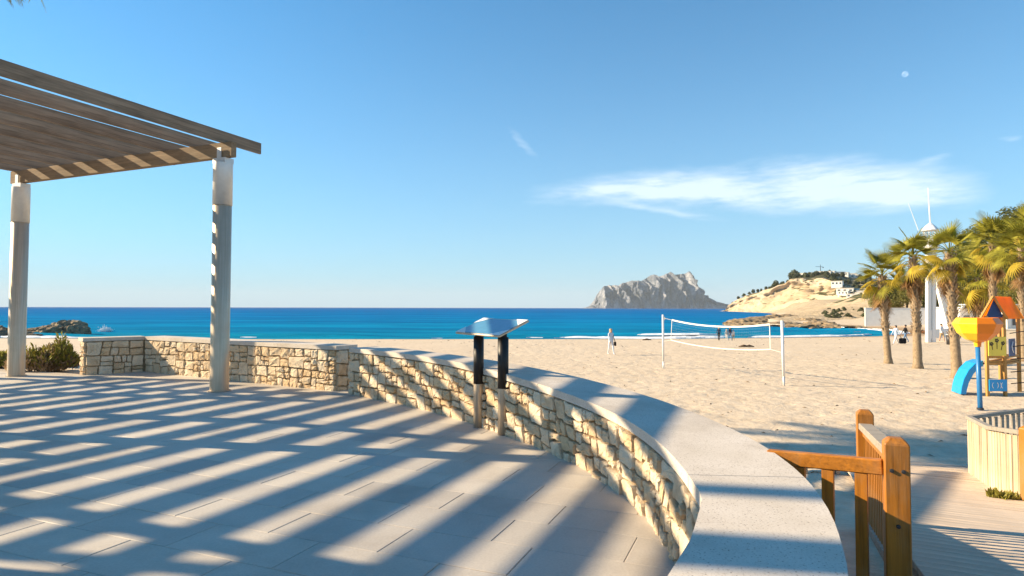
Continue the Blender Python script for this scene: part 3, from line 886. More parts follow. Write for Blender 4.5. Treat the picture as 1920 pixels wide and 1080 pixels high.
# ------------------------------------------------------------------ pergolas
def frame_mat(x, y, z=None):
    x = Vector(x).normalized(); z = Vector(z or (0, 0, 1)); y = z.cross(x); return Matrix((x, y, z)).transposed()
PU = Vector((.927, -.375, 0)); PV = Vector((.375, .927, 0))
BEAM_Z0, BEAM_H = 4.20, .27
RAFT_H, RAFT_W, RAFT_DZ = .212, .05, .045
SP = .772
def post(parent, p, zt, seam):
    m = MB(); m.lathe([(.158, 0), (.158, seam), (.150, seam + .004)], 28, p); m.build('post', M['steel'], parent, True)
    m = MB(); m.lathe([(.150, seam + .006), (.166, seam + .006), (.166, zt - .10)], 28, p)
    m.build('post_sleeve', M['steel_matt'], parent, True)
    m = MB(); m.lathe([(.0, 0.004), (.19, .004), (.19, .016), (.16, .018)], 24, p); m.build('base_plate', M['steel'], parent)
    m = MB(); m.box(p + Vector((0, 0, zt - .06)), (.30, .20, .09), frame_mat(PU, PV)); m.box(p + Vector((0, 0, zt + .07)) - PV * .09, (.10, .015, .20), frame_mat(PU, PV)); m.build('bracket', M['steel_matt'], parent)
def pergola(P_first, span, label, beams, n_raft, tip0, tip1, post_t, first_t):
    r = thing('pergola', label, 'pergola', P_first)
    for bi, b in enumerate(beams):
        m = MB(); a = PV * b - PU * .30; e = PV * b + PU * (span + .26); zc = Vector((0, 0, BEAM_Z0 + BEAM_H / 2))
        L = (e - a).length; o = None
        m.box((0, 0, 0), (L, .115, BEAM_H), None, None, .006); o = m.build('beam', M['beam'], r, False, (a + e) / 2 + zc); o.rotation_euler = (0, 0, math.atan2(PU.y, PU.x))
        for t in post_t: post(r, PU * (t * span) + PV * b, BEAM_Z0, 3.33)
    Lr = tip0 - tip1
    m = MB(); m.box((0, 0, 0), (Lr, RAFT_W, RAFT_H), None, None, .005); rm = m.mesh('rafter', M['rafter'])
    for k in range(n_raft):
        c = PU * (first_t + SP * k) + PV * ((tip0 + tip1) / 2 + U(-.015, .015)) + Vector((0, 0, BEAM_Z0 + BEAM_H - .02 + RAFT_H / 2))
        o = bpy.data.objects.new('rafter', rm); link(o, r); o.location = c; o.rotation_euler = (0, U(-.0015, .0015), math.atan2(PV.y, PV.x) + U(-.002, .002))
    return r
P1 = gp(30, 705); P2 = gp(411, 733)
dP = (P2 - P1); PU = Vector((dP.x, dP.y, 0)).normalized(); PV = Vector((-PU.y, PU.x, 0))
SPAN = dP.length
pergola(P1, SPAN, 'timber slat pergola on tall round steel posts, left edge of the terrace', [0, -4.0, -7.3], 9, .80, -8.1, (0, 1), SPAN + .06 - SP * 8)
pergola(P1 - PU * 8.0 - PV * 2.35, 7.2, 'second timber slat pergola on steel posts, beyond the left edge of the view', [0, -4.0, -7.3], 10, .95, -8.1, (0, 1), .25)

# ------------------------------------------------------------------ information lectern
la = gp(897, 801); lb = gp(943, 815)
r = thing('information_lectern', 'information lectern with shiny tilted panel on two half black steel posts, by the curved wall', 'lectern', la)
for p, top in ((la, 1.15), (lb, 1.16)):
    q = p - la
    m = MB(); m.lathe([(.0, 0), (.062, 0), (.062, .545)], 20, q); m.build('post', M['steel'], r, True)
    m = MB(); m.lathe([(.058, .545), (.065, .546), (.065, top - .01), (.0, top - .01)], 20, q); m.build('post_sleeve', M['black'], r, True)
pc = [at(857, 624, 7.95), at(940, 633, 7.15), at(988, 601, 7.50), at(905, 598.5, 8.25)]
pc = [p - la for p in pc]
# square the panel up: centre, long edge, short edge
pcn = sum(pc, Vector()) / 4; ex = ((pc[1] - pc[0]) + (pc[2] - pc[3])) / 2; ey = ((pc[3] - pc[0]) + (pc[2] - pc[1])) / 2
nn = ex.cross(ey).normalized(); ey = (ey - ex * (ey.dot(ex) / ex.length_squared))
MX = Matrix((ex.normalized(), ey.normalized(), nn)).transposed()
w, h = ex.length, ey.length
m = MB(); m.box(pcn, (w, h, .022), MX, None, .004); m.build('panel', M['steel'], r)
m = MB(); m.box(pcn + nn * .0135, (w - .05, h - .05, .005), MX); m.build('print', M['print'], r)
for a, b in ((-1, -1), (1, -1), (1, 1), (-1, 1)):
    c = pcn + MX @ Vector((a * (w / 2 - .004), b * (h / 2 - .004), .0165))
    m = MB(); tri = [c, c - MX @ Vector((a * .23, 0, 0)), c - MX @ Vector((0, b * .17, 0))]
    if a * b < 0: tri = tri[::-1]
    m.sheet(tri, nn, .003); m.build('corner_plate', M['white'], r)
for p, top in ((la, 1.15), (lb, 1.16)):
    m = MB(); m.bar(p - la + Vector((0, 0, top - .04)), p - la + Vector((0, 0, top + .045)), .09, .05); m.build('bracket', M['black'], r)

# ------------------------------------------------------------------ timber gate rail on the ramp
def post_sq(name, p, w, z0, z1, mat, parent, rz, ch=.03):
    m = MB(); hw = w / 2
    vs = []
    for z, k in ((z0, 1), (z1 - ch, 1), (z1, .55)):
        vs += [(-hw * k, -hw * k, z), (hw * k, -hw * k, z), (hw * k, hw * k, z), (-hw * k, hw * k, z)]
    fs = [(3, 2, 1, 0), (8, 9, 10, 11)] + [(i * 4 + k, i * 4 + (k + 1) % 4, i * 4 + 4 + (k + 1) % 4, i * 4 + 4 + k) for i in (0, 1) for k in range(4)]
    b = .006
    m.add(vs, fs); o = m.build(name, mat, parent, False, p); o.rotation_euler = (0, 0, rz)
    bv = o.modifiers.new('bevel', 'BEVEL'); bv.width = b; bv.segments = 1
    return o
A = at(1679, 820, 3.45); B = at(1621, 768, 5.1)
fr = thing('timber_railing', 'orange stained timber railing with two square posts and thin bars, beside the coping', 'railing', (A.x, A.y, 0))
o0 = Vector((A.x, A.y, 0)); Bv = Vector((B.x, B.y, 0)) - o0
rzf = math.atan2(Bv.y, Bv.x)
post_sq('post', Vector((0, 0, 0)), .122, -.55, A.z, M['orange'], fr, rzf)
post_sq('post', Bv, .122, -.75, B.z, M['orange'], fr, rzf)
d = Bv.normalized(); a = d * .062; b = Bv - d * .062
za, zb = A.z - .10, B.z - .13
m = MB(); m.bar(a + Vector((0, 0, za)), b + Vector((0, 0, zb)), .10, .05, bev=.005); m.build('handrail', M['grey_rail'], fr)
m = MB(); m.bar(a + Vector((0, 0, za - .055)), b + Vector((0, 0, zb - .055)), .045, .05, bev=.003); m.build('top_rail', M['orange_rail'], fr)
z2a, z2b = .02, -.24
m = MB(); m.bar(a + Vector((0, 0, z2a)), b + Vector((0, 0, z2b)), .05, .06, bev=.004); m.build('bottom_rail', M['grey_rail'], fr)
nb = 15
for k in range(nb):
    t = (k + .7) / (nb + .4); p = a.lerp(b, t)
    m = MB(); m.box((0, 0, 0), (.040, .020, (za + (zb - za) * t) - (z2a + (z2b - z2a) * t) - .10)); o = m.build('bar', M['orange'], fr, False, p + Vector((0, 0, ((za + z2a) + (zb + z2b - za - z2a) * t) / 2 - .012))); o.rotation_euler = (0, 0, rzf)
Lp = at(1440, 842, 3.86) - o0; Lp.z = 0
r0 = Lp; r1 = (Vector((0, 0, 0)) - Lp).normalized() * -.062
zl, zr = at(1450, 846, 3.8).z - .045, at(1660, 872, 3.45).z - .02
m = MB(); m.bar(r0 + Vector((0, 0, zl)), r1 + Vector((0, 0, zr)), .055, .085, bev=.006); m.build('cross_rail', M['orange_rail'], fr)
for px in (1508, 1562, 1622):
    t = (px - 1445) / (1660 - 1445); p = r0.lerp(r1, t)
    m = MB(); zt_ = zl + (zr - zl) * t - .045; m.box((0, 0, 0), (.062, .045, 1.15)); o = m.build('baluster', M['orange'], fr, False, p + Vector((0, 0, zt_ - .575))); o.rotation_euler = (0, 0, math.atan2(r1.y - r0.y, r1.x - r0.x))
for pz in (zr, zr - .30, zr - .62):
    for xx in (-.028, .028) if pz == zr else (0,):
        m = MB(); m.lathe([(.0, .012), (.010, .011), (.012, 0)], 8); o = m.build('bolt', M['darkmetal'], fr, False, Matrix.Rotation(rzf, 3, 'Z') @ Vector((-.060, xx - .0, pz))); o.rotation_euler = (0, -math.pi / 2, rzf)
# low weathered step block on the sand behind the railing
p = gs(1533, 886); st = thing('timber_step', 'grey weathered timber step lying on the sand behind the orange railing', 'step', p)
m = MB(); m.box((0, 0, .12), (.62, .30, .05), None, None, .006); m.build('tread', M['grey_rail'], st)
for x in (-.24, .24):
    m = MB(); m.box((x, 0, .045), (.06, .26, .10)); m.build('riser', M['grey_rail'], st)

# ------------------------------------------------------------------ curved pale slat fence on the right
Fp = [at(1816, 779, 9.7), at(1856, 798, 7.95), at(1916, 806, 6.95)]
fo = Vector((Fp[0].x, Fp[0].y, 0))
sf = thing('slat_fence', 'pale weathered fence of close upright slats with grey top rail, right of the boardwalk', 'fence', fo)
ends = [p - fo for p in Fp]
ends.append(ends[2] + Vector((-.10, -1.0, .14)))
back = at(1925, 765, 10.3) - fo
def fence_run(a, b, h, pitch, wid, thick, mat, lean=0):
    L = (Vector((b.x - a.x, b.y - a.y))).length; n = max(2, int(L / pitch)); dz = Vector((b.x - a.x, b.y - a.y, 0)).normalized(); rz = math.atan2(dz.y, dz.x)
    mm = MB(); mm.box((0, 0, 0), (wid, thick, h), None, None, .003); me = mm.mesh('slat', mat)
    for k in range(n):
        p = a.lerp(b, (k + .5) / n)
        o = bpy.data.objects.new('slat', me); link(o, sf); o.location = (p.x + U(-.007, .007), p.y + U(-.004, .004), p.z - .06 - h / 2 + U(-.018, .0)); o.rotation_euler = (U(-.012, .012), U(-.01, .01), rz + U(-.03, .03))
    m = MB(); m.bar(a - Vector((0, 0, .03)), b - Vector((0, 0, .03)), .085, .05, bev=.005); m.build('top_rail', M['grey_rail'], sf)
for i in range(3):
    fence_run(ends[i], ends[i + 1], 1.06 + .02 * i, .092, .080, .022, M['slat'])
fence_run(ends[0], back, .98, .14, .075, .022, M['grey_rail'])
for i, e in enumerate((ends[0], ends[1])):
    post_sq('post', Vector((e.x + .05, e.y, 0)), .09, e.z - 1.3, e.z - .07, M['slat'], sf, .3)
q = ends[2]
post_sq('post', Vector((q.x + .0, q.y - .09, 0)), .13, q.z - 1.35, q.z + .06, M['orange'], sf, .3)

# ------------------------------------------------------------------ volleyball court
vp1 = gs(1244, 691, 15); vp2 = gs(1470, 722, 15)
tops = [at(1243, 590, vp1.y), at(1466, 601, vp2.y)]
for p, tp, lab in ((vp1, tops[0], 'white volleyball post standing nearer the sea, left end of the net'), (vp2, tops[1], 'white volleyball post standing nearer the terrace, right end of the net')):
    r = thing('volleyball_post', lab, 'net post', p, 0, 'volleyball posts'); v = tp - p
    m = MB(); m.tube([Vector((0, 0, .0)) - v * .1, v * .16], .040, 12); m.build('base_pipe', M['steel_matt'], r, True)
    m = MB(); m.tube([v * .14, v], .052, 14); m.build('pole', M['white'], r, True)
    m = MB(); m.box(v * .93 + Vector((.06, -.01, 0)), (.07, .05, .16)); m.build('winch', M['steel_matt'], r)
n0 = (vp1 + (vp2 - vp1) * .07); n1 = vp1 + (vp2 - vp1) * .905
tl = at(1260, 600, n0.y); bl = at(1258, 637.5, n0.y); tr = at(1443, 608, n1.y); br = at(1444.5, 655, n1.y)
r = thing('volleyball_net', 'sagging volleyball net with pale tape edges strung between two white posts', 'net', n0); 
def sag(a, b, k, n=14): return [a.lerp(b, i / n) - Vector((0, 0, k * 4 * (i / n) * (1 - i / n))) - n0 for i in range(n + 1)]
T = sag(tl, tr, .20); Bm = sag(bl, br, .17)
def tape(pts, hw, name):
    m = MB()
    for a, b in zip(pts, pts[1:]): m.bar(a, b, .012, hw)
    m.build(name, M['pale_tape'], r)
tape(T, .07, 'top_tape'); tape(Bm, .042, 'bottom_tape')
m = MB(); m.bar(T[0], Bm[0], .05, .014); m.build('side_tape', M['pale_tape'], r)
m = MB(); m.bar(T[-1], Bm[-1], .05, .014); m.build('side_tape', M['pale_tape'], r)
m = MB()
for k in range(1, 60):
    i = k / 60 * 14; j = int(i); f = i - j; m.tube([T[j].lerp(T[j + 1], f), Bm[j].lerp(Bm[j + 1], f)], .0013, 3, False)
for k in range(1, 8):
    t = k / 8
    for i in range(14): m.tube([T[i].lerp(Bm[i], t), T[i + 1].lerp(Bm[i + 1], t)], .0013, 3, False)
o = m.build('mesh', M['cord'], r)
for a, b in ((T[0], tops[0] - (tops[0] - vp1) * .06 - n0), (Bm[0], vp1 + (tops[0] - vp1) * .5 - n0), (T[-1], tops[1] - (tops[1] - vp2) * .06 - n0), (Bm[-1], vp2 + (tops[1] - vp2) * .5 - n0)):
    m = MB(); m.tube([a, b], .008, 5); m.build('tension_rope', M['pale_tape'], r)

# ------------------------------------------------------------------ playground
# tulip bowl on a pole
pb = gs(1838, 768, 10); pt_ = at(1833, 645, pb.y + .15)
r = thing('play_bowl', 'faceted yellow tulip shaped bowl with its shade side coloured orange on a leaning blue pole', 'play bowl', pb); v = pt_ - pb
m = MB(); m.tube([-v * .05, v], [.065, .060], 14); m.build('pole', M['blue_steel'], r, True)
m = MB(); m.lathe([(.09, 0), (.09, .05), (.065, .055)], 14); m.build('collar', M['darkmetal'], r)
n = 8; R0 = .60; m = MB(); vs = []
rot = rad(8)
prof = [(.085, -.08), (.10, .05), (.30, .13), (.50, .32), (.62, .60), (.50, .78), (.47, .77), (.55, .58), (.28, .24), (.06, .14)]
for rr, z in prof:
    for k in range(n):
        a_ = 2 * math.pi * k / n + rot; vs.append(v + Vector((rr * math.cos(a_), rr * math.sin(a_), z)))
fs = []
for i in range(len(prof) - 1):
    for k in range(n): fs.append((i * n + k, i * n + (k + 1) % n, (i + 1) * n + (k + 1) % n, (i + 1) * n + k))
fs.append(tuple((len(prof) - 1) * n + k for k in range(n)))
mi = []
for i in range(len(prof) - 1):
    for k in range(n):
        am = 2 * math.pi * (k + .5) / n + rot; mi.append(0 if math.cos(am - rad(165)) > .10 else 1)  # facets turned away from the sun get orange: shade put into the colour
mi.append(0)
m.add(vs, fs); m.m = mi
bowl = m.build('bowl', [M['yellow'], M['bowl_shade']], r)
bv = bowl.modifiers.new('bevel', 'BEVEL'); bv.width = .03; bv.segments = 3
# tower
tb = gs(1887, 741, 12)
TY = tb.y
r = thing('play_tower', 'wooden play tower with orange gabled roof, yellow panel and short blue slide', 'play tower', tb)
def tp(x, y, dy=0): return at(x, y, TY + dy) - tb
def grd(p): return tz(p.x + tb.x, p.y + tb.y) - tb.z
FL = tp(1851, 700); FR = tp(1884, 700); BR_ = tp(1911, 700, .95); BL_ = tp(1876, 700, 1.05)
corners = {'fl': Vector((FL.x, FL.y)), 'fr': Vector((FR.x, FR.y)), 'br': Vector((BR_.x, BR_.y)), 'bl': Vector((BL_.x, BL_.y))}
ztop = tp(1884, 592).z; zdeck = tp(1865, 676).z
for k_, c in corners.items():
    m = MB(); m.bar((c.x, c.y, -.15), (c.x, c.y, ztop), .095, .095, (0, 1, 0), bev=.008); m.build('post', M['play_wood'], r)
m = MB(); m.prism([(c.x, c.y) for c in (corners['fl'], corners['fr'], corners['br'], corners['bl'])], zdeck - .07, zdeck); m.build('deck', M['play_wood'], r)
def panel(a, b, z0, z1, th, mat, name, off=.06):
    a3 = Vector((a.x, a.y, 0)); b3 = Vector((b.x, b.y, 0)); d = (b3 - a3).normalized(); nn = Vector((d.y, -d.x, 0))
    m = MB(); m.sheet([a3 + nn * off + Vector((0, 0, z0)), b3 + nn * off + Vector((0, 0, z0)), b3 + nn * off + Vector((0, 0, z1)), a3 + nn * off + Vector((0, 0, z1))], nn, th)
    o = m.build(name, mat, r); return a3, b3, d, nn
a3, b3, d, nn = panel(corners['fl'], corners['fr'], tp(1865, 667).z, tp(1865, 631).z, .03, M['panel_yellow'], 'yellow_panel')
o_panel = kids(r)[-1]
wP = (b3 - a3).length; z0 = tp(1865, 667).z; hP = tp(1865, 631).z - z0
# three engraved flowers on the panel
def onp(u, v): return a3 + d * (u * wP) + nn * (.06 + .034) + Vector((0, 0, z0 + v * hP))
for u, v0, v1, lean in ((.22, .32, .62, -.06), (.47, .36, .80, .0), (.70, .30, .66, .12)):
    m = MB(); m.tube([onp(u, v0), onp(u + lean * .4, (v0 + v1) / 2), onp(u + lean, v1)], .010, 5)
    c = onp(u + lean, v1)
    for q in range(5):
        an = 2 * math.pi * q / 5; e = c + d * (.045 * math.cos(an)) + Vector((0, 0, .045 * math.sin(an))); m.box(e, (.045, .012, .045), frame_mat(d, None))
    m.build('engraved_flower', M['brown_panel'], o_panel)
# low blue panel with white marks
z0 = tp(1866, 733).z; z1 = tp(1866, 711).z
a3, b3, d, nn = panel(corners['fl'], corners['fr'], z0, z1, .03, M['sky_blue'], 'blue_panel'); o_panel = kids(r)[-1]
hP = z1 - z0
for i, u in enumerate((.24, .41, .58, .75)):
    m = MB(); c = onp(u, .5); sgn = -1 if i < 1 or i == 3 else 1
    pts = [c + d * (sgn * .05 * math.cos(t)) + Vector((0, 0, .095 * math.sin(t))) for t in np.linspace(-1.35, 1.35, 7)]
    m.tube(pts, .012, 5); m.build('white_arc', M['white'], o_panel)
# crossbars
for za_ in (zdeck - .12, tp(1884, 669).z - .02):
    for c0, c1 in (('fl', 'fr'), ('bl', 'br'), ('fl', 'bl'), ('fr', 'br')):
        m = MB(); a_, b_ = corners[c0], corners[c1]; m.bar((a_.x, a_.y, za_), (b_.x, b_.y, za_), .05, .07); m.build('crossbar', M['play_wood'], r)
# gable roof, ridge running back to the right
d = Vector((corners['fr'] - corners['fl'])).normalized(); d = Vector((d.x, d.y, 0)); bk = (Vector((*corners['br'], 0)) - Vector((*corners['fr'], 0)))
bkn = bk.normalized(); c0 = Vector((*corners['fl'], 0)); wF = (corners['fr'] - corners['fl']).length
zr_ = tp(1861, 556).z; ze = ztop - .06
mid = c0 + d * (wF / 2)
for sgn in (-1, 1):
    e = mid + d * (sgn * (wF / 2 + .16)); a_ = mid - bkn * .12; 
    quad_ = [e - bkn * .12 + Vector((0, 0, ze - .05)), e + bk + bkn * .12 + Vector((0, 0, ze - .05)), mid + bk + bkn * .12 + Vector((0, 0, zr_)), mid - bkn * .12 + Vector((0, 0, zr_))]
    nq = (quad_[1] - quad_[0]).cross(quad_[3] - quad_[0]); nq = nq if nq.z > 0 else -nq
    m = MB(); m.sheet(quad_, nq, .03); m.build('roof_panel', M['roof_orange'], r)
for off, mat in ((Vector((0, 0, 0)), M['navy']), (bk, M['navy'])):
    tri = [c0 + off + Vector((0, 0, ze)), c0 + d * wF + off + Vector((0, 0, ze)), mid + off + Vector((0, 0, zr_ - .05))]
    m = MB(); m.sheet(tri, -bkn if off.length == 0 else bkn, .02); m.build('gable', mat, r)
for sgn in (-1, 1):
    m = MB(); e = mid + d * (sgn * (wF / 2 + .17)) - bkn * .13 + Vector((0, 0, ze - .06)); m.bar(e, mid - bkn * .13 + Vector((0, 0, zr_ + .01)), .035, .08, (0, 1, 0)); m.build('bargeboard', M['play_wood'], r)
# slide: wide convex chute with thick blue rims
s0 = Vector((*corners['fl'], 0)) + Vector((-.02, .15, zdeck)); ph = [s0 + (tp(x, y) - tp(1846, 672)) for x, y in ((1846, 672), (1832, 677), (1819, 690), (1810, 707), (1806, 722), (1804, 736))]
for i, q in enumerate(ph): q.z = (zdeck - .02) + (tp(0, (672, 677, 690, 707, 722, 735.5)[i]).z - tp(0, 672).z)
dep = Vector((.25, .75, 0))
m = MB(); vs = []; 
for q in ph: vs += [q, q + dep]
fs = [(2 * i, 2 * i + 2, 2 * i + 3, 2 * i + 1) for i in range(len(ph) - 1)]
m.add([v + Vector((.10, 0, -.10)) for v in vs], fs); sl = m.build('shaded_slide_bed', M['brown_panel'], r); so = sl.modifiers.new('solid', 'SOLIDIFY'); so.thickness = .03  # dark brown colour paints the shade inside the slide
for off in (Vector((0, 0, 0)), dep):
    m = MB()
    inner = [q + off + Vector((.17, 0, -.12)) if i < len(ph) - 1 else q + off + Vector((.19, 0, 0)) for i, q in enumerate(ph)]
    inner[0] = ph[0] + off + Vector((0, 0, -.20))
    for i in range(len(ph) - 1):
        m.sheet([ph[i] + off, ph[i + 1] + off, inner[i + 1], inner[i]], (0, 1, 0), .05)
    m.build('slide_rim', M['sky_blue'], r)
m = MB(); vs = []
for q in ph: vs += [q, q + dep]
m.add(vs, fs); sl = m.build('slide_hood', M['sky_blue'], r); so = sl.modifiers.new('solid', 'SOLIDIFY'); so.thickness = .02; so.offset = 1
# navy panel with a white curve, on the right side of the tower
e0 = corners['fr'].lerp(corners['br'], .22); e1 = corners['fr'].lerp(corners['br'], .62)
z0 = tp(1893, 669).z; z1 = tp(1893, 636).z
a3, b3, d, nn = panel(e0, e1, z0, z1, .03, M['navy'], 'navy_panel', .03); o_panel = kids(r)[-1]
wP = (b3 - a3).length; hP = z1 - z0
m = MB(); m.tube([a3 + d * (wP * u) + nn * .066 + Vector((0, 0, z0 + hP * v)) for u, v in ((.55, .82), (.35, .6), (.4, .4), (.6, .2))], .02, 5); m.build('white_curve', M['white'], o_panel)
# climbing hoops
cf = Vector((*corners['br'], 0))
for k, (y_, w_r) in enumerate(((626, .62), (652, .8), (676, .9), (700, .95), (722, .95))):
    z = tp(1900, y_).z
    m = MB(); m.tube([cf + Vector((-.75 + w_r * .0, -.55, z)) + Vector((w_r * 1.2 * t, -.35 * math.sin(t * math.pi), .10 * math.sin(t * math.pi))) for t in np.linspace(0, 1.5, 9)], .017, 6); m.build('climbing_hoop', M['darkmetal'], r)
m = MB(); m.tube([cf + Vector((.55, -.4, tp(0, 735).z)), cf + Vector((.3, -.5, tp(0, 622).z))], .02, 6); m.build('climbing_pole', M['darkmetal'], r)
# ------------------------------------------------------------------ far land
def fbm(p, o=5, g=.5, l=2.1):
    s = 0; a = 1
    for _ in range(o):
        s += a * mnoise.noise(p); p = p * l; a *= g
    return s
def ridged(p, o=5):
    s = 0; a = 1; w = 1
    for _ in range(o):
        n = 1 - abs(mnoise.noise(p)); n *= n; s += a * n; p = p * 2.05; a *= .55
    return s
# rock mountain standing in the sea, about six kilometres away
prof = [(1094, 578.5), (1098, 577), (1110, 571), (1119, 552), (1131, 537), (1143, 534), (1158, 536), (1168, 530), (1185, 527), (1201, 527), (1210, 522), (1219, 516), (1230, 519), (1240, 518),
        (1255, 510), (1264, 514), (1276, 513), (1285, 512), (1291, 509), (1297, 528), (1305, 545), (1322, 555), (1343, 565), (1358, 571), (1366, 577.5), (1380, 579)]
pxs = [p[0] for p in prof]; pys = [p[1] for p in prof]
YM = 6000.0; NX, NR = 300, 64
MX_, MY_, MZ_ = np.zeros((NR, NX)), np.zeros((NR, NX)), np.zeros((NR, NX))
for j in range(NX):
    px = 1094 + (1380 - 1094) * j / (NX - 1); Hh = max(0, (577.6 - np.interp(px, pxs, pys)) / F * YM)
    X0 = (px - 960) / F * YM
    for i in range(NR):
        t = i / (NR - 1)
        # front foot -> face -> crest -> back
        if t < .72:
            u = t / .72; f = u ** .85
            if u < .30: f = .42 * (u / .30)
            else: f = .42 + .58 * min(1, (u - .30) / .62)
            dy = -340 + 340 * u
        else:
            u = (t - .72) / .28; f = 1 - .8 * u; dy = 420 * u
        p = Vector((X0 * .0068, dy * .0012, f * .42 + 4))
        rg = ridged(p, 5) - 1.25 + .45 * (ridged(Vector((X0 * .021, 3.3, f * .8)), 3) - 1.0)
        face = math.sin(min(1, t / .72) * math.pi)
        mx = X0 + face * 45 * fbm(p * 2.0 + Vector((3, 7, 1)), 4)
        my = YM + dy - face * 330 * rg * (.35 + .65 * (Hh / 340))
        mz = -3 + Hh * f * (1 + .20 * face * rg) + 8 * face * fbm(p * 7, 3) * (Hh / 340)
        MX_[i, j], MY_[i, j], MZ_[i, j] = mx, my, max(mz, -6) if i else -8
o = grid_mesh('mountain', MX_, MY_, MZ_, M['mount'], False); o['kind'] = 'structure'

# pale cliffs across the bay
bx = [1357, 1362, 1375, 1400, 1430, 1480, 1540, 1600, 1640, 1700, 1800, 1960]; bY = [880, 860, 800, 700, 610, 560, 525, 480, 440, 420, 400, 400]
rx = [1357, 1362, 1368, 1375, 1388, 1400, 1415, 1430, 1446, 1460, 1472, 1482, 1500, 1520, 1540, 1560, 1580, 1610, 1640, 1700, 1800, 1960]
ry = [581, 577, 570, 561, 555, 549, 546, 541, 539, 531, 527, 519, 516, 516, 512, 512.5, 513, 515, 517, 520, 524, 530]
NX, NR = 200, 46
HX, HY, HZ = np.zeros((NR, NX)), np.zeros((NR, NX)), np.zeros((NR, NX))
for j in range(NX):
    px = 1357 + (1960 - 1357) * j / (NX - 1); Y0 = np.interp(px, bx, bY); X0 = (px - 960) / F * Y0
    depth = np.interp(px, [1357, 1400, 1500, 1560, 1620, 1960], [25, 60, 110, 150, 260, 280])
    dirx, diry = Vector((.45, .89)).normalized()
    Hr = 1.5 + (577 - np.interp(px, rx, ry)) / F * (Y0 + depth * .89)
    # where the cliff face ends and the scrubby slope begins
    cf = np.interp(px, [1357, 1440, 1500, 1545, 1575, 1600, 1640, 1960], [.90, .86, .80, .74, .55, .34, .25, .2])
    z0 = -4.5 if px < 1445 else -3 + min(1, (px - 1445) / 60) * 4
    for i in range(NR):
        t = i / (NR - 1)
        if t < .55:
            u = t / .55; f = cf * (u ** .8); ad = depth * .15 * u
        elif t < .88:
            u = (t - .55) / .33; f = cf + (1 - cf) * u; ad = depth * (.15 + .85 * u)
        else:
            u = (t - .88) / .12; f = 1 - .35 * u; ad = depth * (1 + .6 * u)
        p = Vector((X0 * .016, Y0 * .004, f * 1.2)); face = math.sin(min(1, t / .88) * math.pi)
        rg = ridged(p * 1.6, 4) - 1.2 + .5 * (ridged(Vector((X0 * .09, Y0 * .02, f * .7)), 3) - 1)
        k = ad - face * 15 * rg
        HX[i, j] = X0 + dirx * k + 4 * face * fbm(p * 4, 3); HY[i, j] = Y0 + diry * k
        HZ[i, j] = z0 + (Hr - z0) * f * (1 + .05 * face * rg) + face * 1.1 * fbm(p * 6 + Vector((4, 4, 4)), 3)
o = grid_mesh('cliffs', HX, HY, HZ, M['cliff'], False); o['kind'] = 'structure'
def head(px, t):
    j = int((px - 1357) / (1960 - 1357) * (NX - 1)); i = int(t * (NR - 1)); return Vector((HX[i, j], HY[i, j], HZ[i, j]))

# rock shelves
def rock_mass(name, label, pts, seed, cat='rocks'):
    r = thing(name, label, cat, pts[0][0]); o0 = Vector(pts[0][0])
    for k, (c, sx, sy, sz) in enumerate(pts):
        bm = bmesh.new(); bmesh.ops.create_icosphere(bm, subdivisions=4, radius=1)
        for v in bm.verts:
            p = v.co.copy(); n = ridged(p * 1.3 + Vector((seed, k * 3.1, 0)), 4) - 1.2; m2 = fbm(p * 4 + Vector((k, seed, 2)), 3)
            q = p * (1 + .26 * n + .16 * m2)
            q.z = math.copysign(abs(q.z) ** .8, q.z); v.co = Vector((q.x * sx, q.y * sy, q.z * sz))
        me = bpy.data.meshes.new('rock'); bm.to_mesh(me); bm.free(); me.materials.append(M['rock'])
        o = bpy.data.objects.new('rock', me); link(o, r); o.location = Vector(c) - o0
    return r
L = []
for px, py, w, hgt in ((1385, 607, 3.6, 1.5), (1405, 607, 4.6, 1.7), (1428, 606, 5.2, 2.1), (1450, 604, 5.5, 2.4), (1472, 604, 5.5, 2.6), (1494, 605, 4.6, 2.3), (1515, 608, 4.2, 1.9), (1535, 610, 3.4, 1.3), (1418, 611, 3.5, 1.1), (1470, 611, 4.5, 1.3), (1505, 613, 4, 1.0), (1380, 610, 2.2, .9), (1560, 612.5, 3.0, .8), (1590, 612.5, 3.0, .6)):
    p = gp(px, py + 2, -3.0); L.append(((p.x, p.y, -3.0), w, U(4, 7), hgt))
rock_mass('rock_shelf', 'low brown rock shelf running out into the bay below the pale cliffs', L, 3)
L = []
for px, py, w, hgt in ((60, 627, 1.6, .8), (76, 626, 2.2, 1.3), (95, 626, 2.4, 1.5), (112, 625, 2.4, 1.9), (130, 624, 2.3, 2.2), (144, 625, 1.5, 1.6), (52, 629, 1.2, .5)):
    p = gp(px, py + 3, -3.0); L.append(((p.x, p.y, -3.0), w, U(2, 3.2), hgt))
rock_mass('rock_outcrop', 'dark brown rocks in the water between the left steel post and the wall', L, 8)
L = []
for px, py, w, hgt in ((2, 629, 1.7, 1.1), (-14, 628, 2.2, 1.6), (-32, 628, 2.5, 1.8)):
    p = gp(px, py + 3, -3.0); L.append(((p.x, p.y, -3.0), w, U(2, 3), hgt))
rock_mass('rock_outcrop', 'dark rocks at the left edge beyond the left steel post', L, 12)
p = gp(197, 621, -2.9); m = MB(); rr = random.Random(5)
for k in range(420):
    a_ = rr.uniform(0, math.pi); q = abs(rr.gauss(0, .5)); c = p + Vector((rr.gauss(0, .5), rr.gauss(0, .35), q * .95 * math.exp(-(rr.random()))))
    s = rr.uniform(.05, .17); m.add([c + Vector((-s, 0, -s)), c + Vector((s, 0, -s)), c + Vector((s * .2, 0, s)), c + Vector((0, s, 0))], [(0, 1, 2), (0, 3, 1), (1, 3, 2), (0, 2, 3)])
